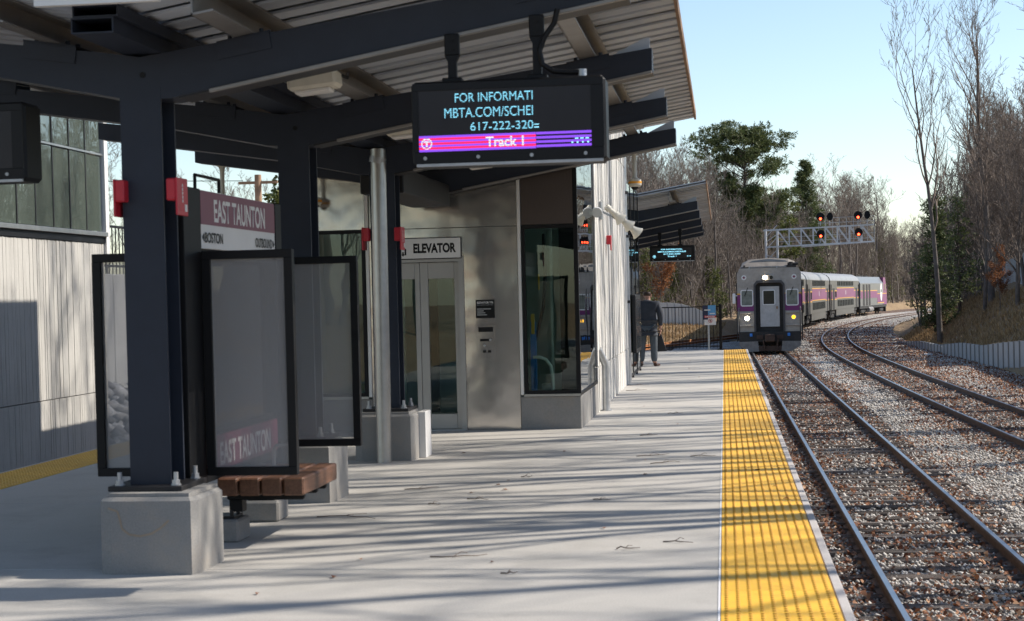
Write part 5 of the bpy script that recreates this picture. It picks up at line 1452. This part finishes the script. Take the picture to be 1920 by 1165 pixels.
def coach(label, cab=False):
    L = 22.4
    t = thing('cab_car' if cab else 'coach', label, 'train car', (0, 0, 0))
    roofz = 3.55
    b = MB(); y0 = .27 if cab else 0.0
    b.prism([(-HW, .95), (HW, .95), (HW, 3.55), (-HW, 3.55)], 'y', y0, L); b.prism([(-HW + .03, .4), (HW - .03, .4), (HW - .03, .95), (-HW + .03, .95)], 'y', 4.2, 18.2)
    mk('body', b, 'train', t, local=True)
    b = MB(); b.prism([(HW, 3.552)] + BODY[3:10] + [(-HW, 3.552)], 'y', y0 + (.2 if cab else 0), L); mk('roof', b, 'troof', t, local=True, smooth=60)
    for s in (-1, 1):
        X = s * (HW + .004)
        def band(ya, yb, z0, z1, m, nm, o=0.0):
            b = MB(); b.box(min(X + s * o, X + s * (o + .006)), max(X + s * o, X + s * (o + .006)), ya, yb, z0, z1); return mk(nm, b, m, t, local=True)
        band(4.6, 18.0, 1.98, 2.86, 'purple', 'purple_band'); band(4.6, 18.0, 2.86, 2.91, 'tyellow', 'yellow_line', .001); band(4.6, 18.0, 1.93, 1.98, 'tyellow', 'yellow_line', .001)
        for ya, yb in ((.3, 4.59), (18.01, 22.2)):
            band(ya, yb, 1.9, 2.6, 'purple', 'purple_band'); band(ya, yb, 2.6, 2.66, 'tyellow', 'yellow_line', .001); band(ya, yb, 1.84, 1.9, 'tyellow', 'yellow_line', .001)
        for z0, z1 in ((3.08, 3.5), (1.22, 1.78)):
            for k in range(10): band(5.0 + 1.28 * k, 5.95 + 1.28 * k, z0, z1, 'twin', 'window', .004)
        for ya in (1.5, 19.4):
            d_ = band(ya, ya + 1.4, .98, 2.86, 'tdark', 'door', .008)
            band(ya + 1.75, ya + 2.75, 2.05, 2.6, 'twin', 'window', .008)
        band(11.1, 11.35, 2.25, 2.65, 'signw', 'emblem', .008)
        b = MB()
        for yy in (.4, 21.9): b.box(min(X, X + s * .05), max(X, X + s * .05), yy, yy + .05, .5, 3.2)
        mk('handrail', b, 'tdark', t, local=True)
    bogie(t, 2.4); bogie(t, L - 2.4)
    b = MB(); b.box(-1.3, 1.3, 1.0, 4.0, .62, .95); b.box(-1.3, 1.3, 18.4, 21.4, .62, .95); b.box(-.9, .9, L, L + .5, .9, 3.3); b.box(-.3, .3, -.45, 0.2, .6, .9) if not cab else None; mk('underframe', b, 'tdark', t, local=True)
    if not cab:
        b = MB(); b.box(-.9, .9, -.08, -.002, .95, 3.3); mk('gangway', b, 'tdark', t, local=True)
    return t
RT0 = -1.22
cab = coach('silver and purple cab car leading the train, headlights lit', True)
def F_(name, b, m, par=None, **k): return mk(name, b, m, par or cab, local=True, **k)
# front shell in pieces round the door recess
b = MB(); b.prism([(-HW, .95), (-.66, .95), (-.66, 3.1), (-.55, 3.24), (.55, 3.24), (.66, 3.1), (.66, .95), (HW, .95), (HW, 3.6), (1.33, 3.86), (-1.33, 3.86), (-HW, 3.6)], 'y', 0, .12); fr_ = F_('front_shell', b, 'trainf')
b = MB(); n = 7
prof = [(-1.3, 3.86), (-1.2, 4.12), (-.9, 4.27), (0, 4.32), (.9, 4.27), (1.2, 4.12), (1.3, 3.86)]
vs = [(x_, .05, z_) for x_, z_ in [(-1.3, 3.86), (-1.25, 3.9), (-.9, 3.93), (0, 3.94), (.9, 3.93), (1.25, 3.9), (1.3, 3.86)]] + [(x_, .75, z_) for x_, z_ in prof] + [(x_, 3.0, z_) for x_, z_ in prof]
b.add(vs, [(r * n + k, r * n + k + 1, (r + 1) * n + k + 1, (r + 1) * n + k) for r in range(2) for k in range(n - 1)] + [tuple(range(n))]); F_('front_roof', b, M('tree_shaded_roof', (0.17, 0.15, 0.13), 0.7, 0, 0.3, 3, dirt=0.5))  # mottled tree shade painted into the front roof colour
b = MB(); b.box(-.66, .66, .2, .26, .95, 3.24); rec = F_('door_recess', b, 'tdark')
b = MB(); b.prism([(-.7, .95), (-.62, .95), (-.62, 3.06), (-.5, 3.18), (.5, 3.18), (.62, 3.06), (.62, .95), (.7, .95), (.7, 3.12), (.56, 3.29), (-.56, 3.29), (-.7, 3.12)], 'y', -.06, .2); F_('recess_surround', b, M('dark_grey_paint', (.07, .065, .065), .6))
b = MB(); b.box(-.42, .46, .14, .2, 1.17, 3.02, .01); dr = F_('end_door', b, 'tdoor')
b = MB(); frame_poly(b, -.31, .27, 2.16, 2.86, .07, .045, .115, .14); F_('door_window_frame', b, 'signw', dr)
b = MB(); b.prism(rrect(-.27, .23, 2.2, 2.82, .05), 'y', .125, .139); F_('door_window', b, 'tglass', dr)
b = MB(); b.box(.3, .38, .1, .14, 1.98, 2.1); F_('door_handle', b, 'pole', dr)
for s, x0_, x1_ in ((-1, -1.3, -.72), (1, .74, 1.32)):
    b = MB(); frame_poly(b, x0_, x1_, 2.12, 2.88, .09, .05, -.03, -.001); wf = F_('window_frame', b, 'signw')
    b = MB(); b.prism(rrect(x0_ + .045, x1_ - .045, 2.165, 2.835, .06), 'y', -.016, -.002); F_('window_pane', b, MAT.setdefault('cabglass', M('cab_glass', (.15, .17, .155), .15, 0, .4, 3)), wf)
    b = MB(); b.bar(((x0_ + x1_) / 2 + .05, -.04, 2.98), ((x0_ + x1_) / 2 - .1, -.04, 2.6), .02, .03); F_('wiper', b, 'black', wf)
    xa, xb = (-HW, -.702) if s < 0 else (.702, HW)
    b = MB(); b.box(xa, xb, -.006, -.0005, 1.9, 2.66); F_('purple_panel', b, 'purple')
    b = MB(); b.box(xa, xb, -.008, -.0005, 2.662, 2.715); F_('yellow_line', b, 'tyellow')
    b = MB(); b.box(xa + .03, xb - .02, -.1, -.001, 1.78, 1.86, .01); b.box(xa + .03, xb - .02, -.1, -.001, 1.2, 1.27, .01); F_('step', b, 'trainf')
    b = MB(); b.tube([(s * 1.38, -.02, 2.05), (s * 1.38, -.09, 2.02), (s * 1.38, -.09, 1.0), (s * 1.38, -.02, .97)], .03, 8); F_('grab_rail', b, 'train', smooth=50)
    b = MB(); b.prism([(s * 1.13 + .12 * math.cos(a), 3.44 + .12 * math.sin(a)) for a in np.linspace(0, 6.283, 9)[:-1]], 'y', -.012, -.001); lg = F_('corner_emblem', b, 'signw')
    b = MB(); b.prism([(s * 1.13 + .07 * math.cos(a), 3.44 + .07 * math.sin(a)) for a in np.linspace(0, 6.283, 5)[:-1]], 'y', -.016, -.011); F_('emblem_core', b, 'maroon', lg)
    b = MB(); b.box(s * .85 - .06, s * .85 + .06, -.2, -.05, .74, .88, .01); F_('blue_hose_valve', b, 'hoseblue')
    b = MB(); b.prism([(s * 1.38, .5), (s * .55, .52), (s * .5, .06), (s * .95, .04), (s * 1.38, .3)], 'y', -.22, -.16); F_('pilot_plate', b, 'pilot')
b = MB(); b.box(-1.4, 1.4, -.1, .3, .5, .949); F_('end_sill', b, 'tdark')
b = MB(); b.box(-.5, .5, -.2, -.1, .08, .3); b.box(-.22, .22, -.5, -.1, .5, .85, .04); b.cyl((-.3, -.3, .55), (-.25, -.25, .15), .04); b.cyl((.35, -.3, .6), (.3, -.25, .1), .04); b.box(-.6, -.3, -.16, -.1, .62, .8); b.box(.3, .6, -.16, -.1, .62, .8); F_('coupler', b, M('coupler_rust', (.06, .035, .025), .8))
b = MB(); b.box(-.32, .22, -.06, -.001, 3.3, 3.54, .01); hl = F_('headlight_housing', b, 'trainf')
for x_, m in ((-.17, 'headlight'), (.1, 'tglass')):
    b = MB(); b.cyl((x_, -.085, 3.42), (x_, -.06, 3.42), .085, n=16); F_('headlight', b, m, hl)
for x_, m, z_ in ((-1.02, 'headlight', 1.57), (1.08, 'amber', 1.6)):
    b = MB(); b.cyl((x_, -.03, z_), (x_, -.001, z_), .14, n=16); hs2 = F_('marker_housing', b, 'galv')
    b = MB(); b.cyl((x_, -.05, z_), (x_, -.03, z_), .085, n=16); F_('marker_light', b, m, hs2)
b = MB(); b.box(-1.66, -1.53, -.05, .05, 2.25, 2.72, .02); b.box(-1.54, -1.44, -.02, .02, 2.6, 2.64); F_('mirror', b, 'signw')
b = MB(); b.cyl((1.0, .1, 3.95), (1.0, .1, 4.12), .1); b.cyl((.85, .1, 4.02), (1.32, .1, 4.02), .07); b.box(.8, 1.25, 0, .3, 3.88, 3.96); b.cyl((-1.1, .1, 3.85), (-1.1, .1, 4.0), .05); b.box(-1.25, -.95, .05, .2, 3.86, 3.9); F_('horn_cluster', b, 'tdark')
b = MB(); b.box(-.9, -.86, .0, .1, 3.86, 3.95); b.box(.35, .39, 0, .1, 3.86, 3.95); b.box(-.88, .88, .03, .06, 3.9, 3.92); F_('roof_grab', b, 'galv')
def set_car(o, y0, L=22.4):
    x0_, x1_ = c1(y0), c1(y0 + L * .99)
    th = math.atan2(x1_ - x0_, L * .99)
    o.location = (x0_ + .03, y0, RT0); o.rotation_euler = (0, 0, -th)
set_car(cab, 74.0)
mid = coach('silver and purple coach hidden behind the leading cab car'); set_car(mid, 97.2)
ca = copy_tree(mid); setp(ca, 'silver and purple bi-level coach just behind the cab car'); set_car(ca, 120.3)
cb = copy_tree(mid); setp(cb, 'silver and purple bi-level coach coupled to the locomotive'); set_car(cb, 143.4)
lo = thing('locomotive', 'grey and purple diesel locomotive at the far end of the train', 'locomotive', (0, 0, 0))
def G_(name, b, m, par=None, **k): return mk(name, b, m, par or lo, local=True, **k)
LL = 18.5
b = MB(); b.prism([(-HW, .95), (HW, .95), (HW, 3.3), (1.0, 4.0), (-1.0, 4.0), (-HW, 3.3)], 'y', 0, LL - 2.6); G_('hood', b, 'tgrey')
b = MB(); b.prism([(LL - 2.6, .95), (LL, .95), (LL + .1, 2.3), (LL - .5, 3.3), (LL - 1.2, 3.95), (LL - 2.6, 3.95)], 'x', -HW, HW); G_('cab_nose', b, 'purple')
for s in (-1, 1):
    X = s * (HW + .004)
    def gb(ya, yb, z0, z1, m, nm, o=0): b = MB(); b.box(min(X + s * o, X + s * (o + .006)), max(X + s * o, X + s * (o + .006)), ya, yb, z0, z1); return G_(nm, b, m)
    gb(.2, LL - 7.0, 1.75, 2.5, 'purple', 'purple_band'); gb(.2, LL - 7.0, 2.5, 2.56, 'tyellow', 'yellow_line', .001); gb(LL - 7.0, LL - 2.7, 1.2, 2.15, 'purple', 'purple_band'); gb(LL - 7.0, LL - .2, 2.15, 2.21, 'tyellow', 'yellow_line', .001); gb(LL - 7, LL - 2, 1.14, 1.2, 'tyellow', 'yellow_line', .001)
    for ya in (1.6, 3.6, 5.4): gb(ya, ya + 1.2, 1.0, 3.2, 'tdark', 'grille', .004)
    b = MB(); n = 20; vs = [(X + s * o_, LL - 4.2 + .75 * math.cos(6.283 * k / n), 2.35 + 1.0 * math.sin(6.283 * k / n)) for o_ in (.004, .012) for k in range(n)]
    b.add(vs, [tuple(range(n)), tuple(range(n, 2 * n))] + [(k, (k + 1) % n, (k + 1) % n + n, k + n) for k in range(n)]); em = G_('oval_emblem', b, 'signw')
    gb(LL - 4.5, LL - 3.9, 2.3, 2.65, 'signk', 'emblem_bar', .013)
    gb(LL - 1.6, LL - .8, 2.5, 3.2, 'tglass', 'cab_window', .004)
b = MB(); b.box(-1.2, 1.2, 4.0, 9.0, .3, .95, .1); b.box(-1.4, 1.4, -.1, LL + .1, .7, .94); b.box(-1.3, 1.3, LL, LL + .3, .15, .7); G_('underframe', b, 'tdark')
b = MB(); b.box(-.8, .8, 1.5, 4.5, 4.0, 4.12); b.cyl((0, 6, 3.95), (0, 6, 4.15), .8, n=16); b.cyl((0, 9, 3.95), (0, 9, 4.15), .8, n=16); G_('roof_fans', b, 'tdark')
b = MB(); b.cyl((1.3, 5.2, .55), (1.3, 8, .55), .3, n=14); G_('fuel_tank', b, 'pilot')
bogie(lo, 2.6); bogie(lo, LL - 2.8)
set_car(lo, 166.5, LL)

# ------------------------------------------------------------------ man on the platform
def skin_body(nodes, edges, name, mat, parent, sub=2):
    me = bpy.data.meshes.new(name); me.from_pydata([n[0] for n in nodes], edges, [])
    o = bpy.data.objects.new(name, me); COL.objects.link(o)
    sk = o.modifiers.new('skin', 'SKIN'); sk.use_smooth_shade = True
    sv = o.data.skin_vertices[0].data
    for v_, n in zip(sv, nodes): v_.radius = n[1] if isinstance(n[1], tuple) else (n[1], n[1]); v_.use_root = False
    sv[0].use_root = True
    sb = o.modifiers.new('sub', 'SUBSURF'); sb.levels = sub; sb.render_levels = sub
    bpy.context.view_layer.update()
    m2 = bpy.data.meshes.new_from_object(o.evaluated_get(bpy.context.evaluated_depsgraph_get()))
    bpy.data.objects.remove(o)
    m2.polygons.foreach_set('use_smooth', [True] * len(m2.polygons)); m2.materials.clear(); m2.name = name
    return link(name, m2, mat, parent)
man = thing('person', 'standing man in a dark suit seen from behind, holding a black bag', 'person', (0, 0, 0))
# body (skin): one continuous figure, facing +Y
bodyN = [((0, 0, .93), (.15, .11)), ((0, -.005, 1.12), (.15, .11)), ((0, -.01, 1.3), (.17, .11)), ((0, -.005, 1.42), (.1, .08)), ((0, .01, 1.47), .055), ((0, .02, 1.55), (.072, .088)), ((0, .022, 1.63), (.075, .092)),
         ((-.19, 0, 1.38), .06), ((-.25, -.02, 1.12), .045), ((-.22, .05, .9), .032), ((-.215, .07, .83), .03),
         ((.19, 0, 1.38), .06), ((.25, -.02, 1.12), .045), ((.245, .04, .89), .032), ((.245, .05, .82), .03),
         ((-.1, 0, .88), .085), ((-.13, .01, .5), .06), ((-.15, -.01, .1), .042), ((-.155, .07, .04), .04),
         ((.1, 0, .88), .085), ((.11, .01, .5), .06), ((.115, -.01, .1), .042), ((.14, .07, .04), .04)]
bodyE = [(0, 1), (1, 2), (2, 3), (3, 4), (4, 5), (5, 6), (2, 7), (7, 8), (8, 9), (9, 10), (2, 11), (11, 12), (12, 13), (13, 14), (0, 15), (15, 16), (16, 17), (17, 18), (0, 19), (19, 20), (20, 21), (21, 22)]
body = skin_body(bodyN, bodyE, 'body', 'skin', man)
hn = []; he = []
for s, hx, hy, hz in ((-1, -.215, .07, .83), (1, .245, .05, .82)):
    o_ = len(hn); hn.append(((hx, hy, hz), .022)); hn.append(((hx, hy + .008, hz - .05), .026)); he.append((o_, o_ + 1))
    for k in range(4):
        q = len(hn); fy = hy - .03 + .02 * k; ln = (.055, .068, .07, .06)[k]
        hn += [((hx - s * .004, fy, hz - .085), .0095), ((hx - s * .012, fy + .004, hz - .085 - ln * .5), .0085), ((hx - s * .028, fy + .006, hz - .085 - ln), .0075)]
        he += [(o_ + 1, q), (q, q + 1), (q + 1, q + 2)]
    q = len(hn); hn += [((hx - s * .01, hy + .045, hz - .045), .01), ((hx - s * .018, hy + .06, hz - .085), .009)]; he += [(o_, q), (q, q + 1)]
# hands are two skinned chains; split so each has a root
half = len(hn) // 2
for nm, sl_ in (('hand', slice(0, half)), ('hand', slice(half, None))):
    base = 0 if sl_.start == 0 else half
    skin_body(hn[sl_], [(a - base, c - base) for a, c in he if base <= a < base + half], nm, 'skin', body, 1)
hairN = [((0, .0, 1.652), (.084, .09)), ((0, -.02, 1.6), (.085, .085)), ((0, -.03, 1.55), (.072, .06))]
skin_body(hairN, [(0, 1), (1, 2)], 'hair', 'hair', man)
b = MB()
for s in (-1, 1): b.obox((s * .078, .02, 1.565), (.016, .035, .06), None, .006)
mk('ear', b, 'skin', body, local=True)
b = MB(); b.prism([(.1, 1.58), (.125, 1.555), (.1, 1.545)], 'x', -.014, .014); b.box(-.022, .022, .104, .11, 1.515, 1.522)
for s in (-1, 1): b.box(s * .032 - .012, s * .032 + .012, .1, .107, 1.585, 1.595)
mk('face', b, M('face_detail', (.4, .2, .15), .5), body, local=True)
jN = [((0, 0, .86), (.2, .145)), ((0, -.005, 1.0), (.185, .135)), ((0, -.01, 1.15), (.18, .13)), ((0, -.015, 1.32), (.2, .13)), ((0, -.01, 1.43), (.12, .09)), ((0, .005, 1.475), .068),
      ((-.2, 0, 1.385), .085), ((-.262, -.025, 1.13), .068), ((-.225, .045, .9), .05), ((.2, 0, 1.385), .085), ((.262, -.025, 1.13), .068), ((.25, .035, .89), .05), ((0, 0, .78), (.205, .15))]
skin_body(jN, [(0, 1), (1, 2), (2, 3), (3, 4), (4, 5), (3, 6), (6, 7), (7, 8), (3, 9), (9, 10), (10, 11), (0, 12)], 'jacket', 'suit', man)
tN = [((0, 0, .95), (.16, .12)), ((-.1, 0, .86), .105), ((-.13, .01, .5), .082), ((-.15, -.01, .09), .068), ((.1, 0, .86), .105), ((.11, .01, .5), .082), ((.118, -.01, .09), .068)]
skin_body(tN, [(0, 1), (1, 2), (2, 3), (0, 4), (4, 5), (5, 6)], 'trousers', 'trouser', man)
for s, fx, rot in ((-1, -.155, .15), (1, .135, -.35)):
    skin_body([((fx, -.05, .045), (.045, .045)), ((fx - .02 * rot, .06, .04), (.048, .038)), ((fx - rot * .18, .16, .03), (.042, .028))], [(0, 1), (1, 2)], 'shoe', 'shoe', man)
man.scale = (1.1, 1.05, 1.0); man.location = (-2.3, 35.5, 0); man.rotation_euler = (0, 0, -.12)
t = thing('bag', 'black bag hanging from the right hand of the standing man', 'bag', (-2.08, 35.55, 0))
b = MB(); b.prism([(-2.13, .74), (-2.02, .72), (-1.9, .33), (-2.2, .32)], 'y', 35.52, 35.66); mk('bag_body', b, 'bag', t)
b = MB(); b.tube([(-2.12, 35.56, .73), (-2.1, 35.56, .8), (-2.07, 35.56, .81), (-2.04, 35.56, .73)], .008, 6); mk('strap', b, 'bag', t)

# ------------------------------------------------------------------ litter: twigs and scraps
GT = 'dry twigs lying on the platform'
n = 46; A_ = []
for k in range(n):
    x_, y_ = random.uniform(-3.4, -.1), 8.3 + 34 * random.random() ** 1.3; a = random.random() * 6.28; q = random.uniform(.018, .032)
    for u, v_, h in ((-1, 0, 0), (0, -.6, .3), (1, 0, .05), (0, .6, .35)):
        A_.append((x_ + q * (u * math.cos(a) - v_ * math.sin(a)), y_ + q * (u * math.sin(a) + v_ * math.cos(a)), .006 + q * h))
link('fallen_leaves', fast_mesh('fallen_leaves', A_, np.arange(4 * n).reshape(-1, 4)), 'leaf', kind='stuff')
def twig_mesh(r, L):
    b = MB(); p = Vector((-L / 2, 0, .006)); pts = [p.copy()]
    for k in range(5): p = p + Vector((L / 5, r.gauss(0, L * .07), 0)); p.z = .006 + abs(r.gauss(0, .006)); pts.append(p.copy())
    b.tube(pts, [.005, .0045, .004, .004, .003, .002], 5)
    q = pts[2]; b.tube([q, q + Vector((L * .14, r.choice([-1, 1]) * L * .12, .02)), q + Vector((L * .26, r.choice([-1, 1]) * L * .16, .012))], [.003, .0025, .002], 5)
    return b
rt = random.Random(4)
spots = [(-3.2, 13.4, .3), (-1.35, 16.0, .34), (-1.2, 15.3, .3), (-2.3, 9.9, .36), (-3.45, 11.6, .5), (-.95, 10.4, .2), (-1.25, 10.15, .15), (-1.9, 9.25, .1), (-.85, 15.9, .25), (-1.6, 12.6, .15), (-2.6, 12.7, .2), (-2.9, 12.4, .12), (-1.5, 18.3, .2), (-2.1, 26.8, .35), (-2.15, 28.2, .4), (-1.3, 21.5, .2), (-2.4, 14.2, .12)]
for k, (x_, y_, L_) in enumerate(spots):
    o = mk('twig', twig_mesh(rt, L_), 'twigd', None, label='thin dry twig lying on the grey platform', cat='twig', group=GT)
    o.location = (x_, y_, 0); o.rotation_euler = (0, 0, rt.uniform(-.5, .5))
for k, (x_, y_, s_, lab) in enumerate(((1.75, 15.7, .05, 'crumpled white scrap lying between the rails of the nearer track'), (8.1, 71, .2, 'pale plastic scrap in the leaves by the retaining wall'), (.25, 12.9, .07, 'white scrap in the gap below the platform edge'))):
    P = np.array([[0, 0, s_ * .5 + 0.0]]); Vv, Ff = blobs(P, np.array([s_]))
    o = link('litter_scrap', fast_mesh('litter_scrap', Vv, Ff), 'signw', label=lab, cat='litter'); o.location = (x_, y_, -1.37); o.scale = (1.6, 1, .5)
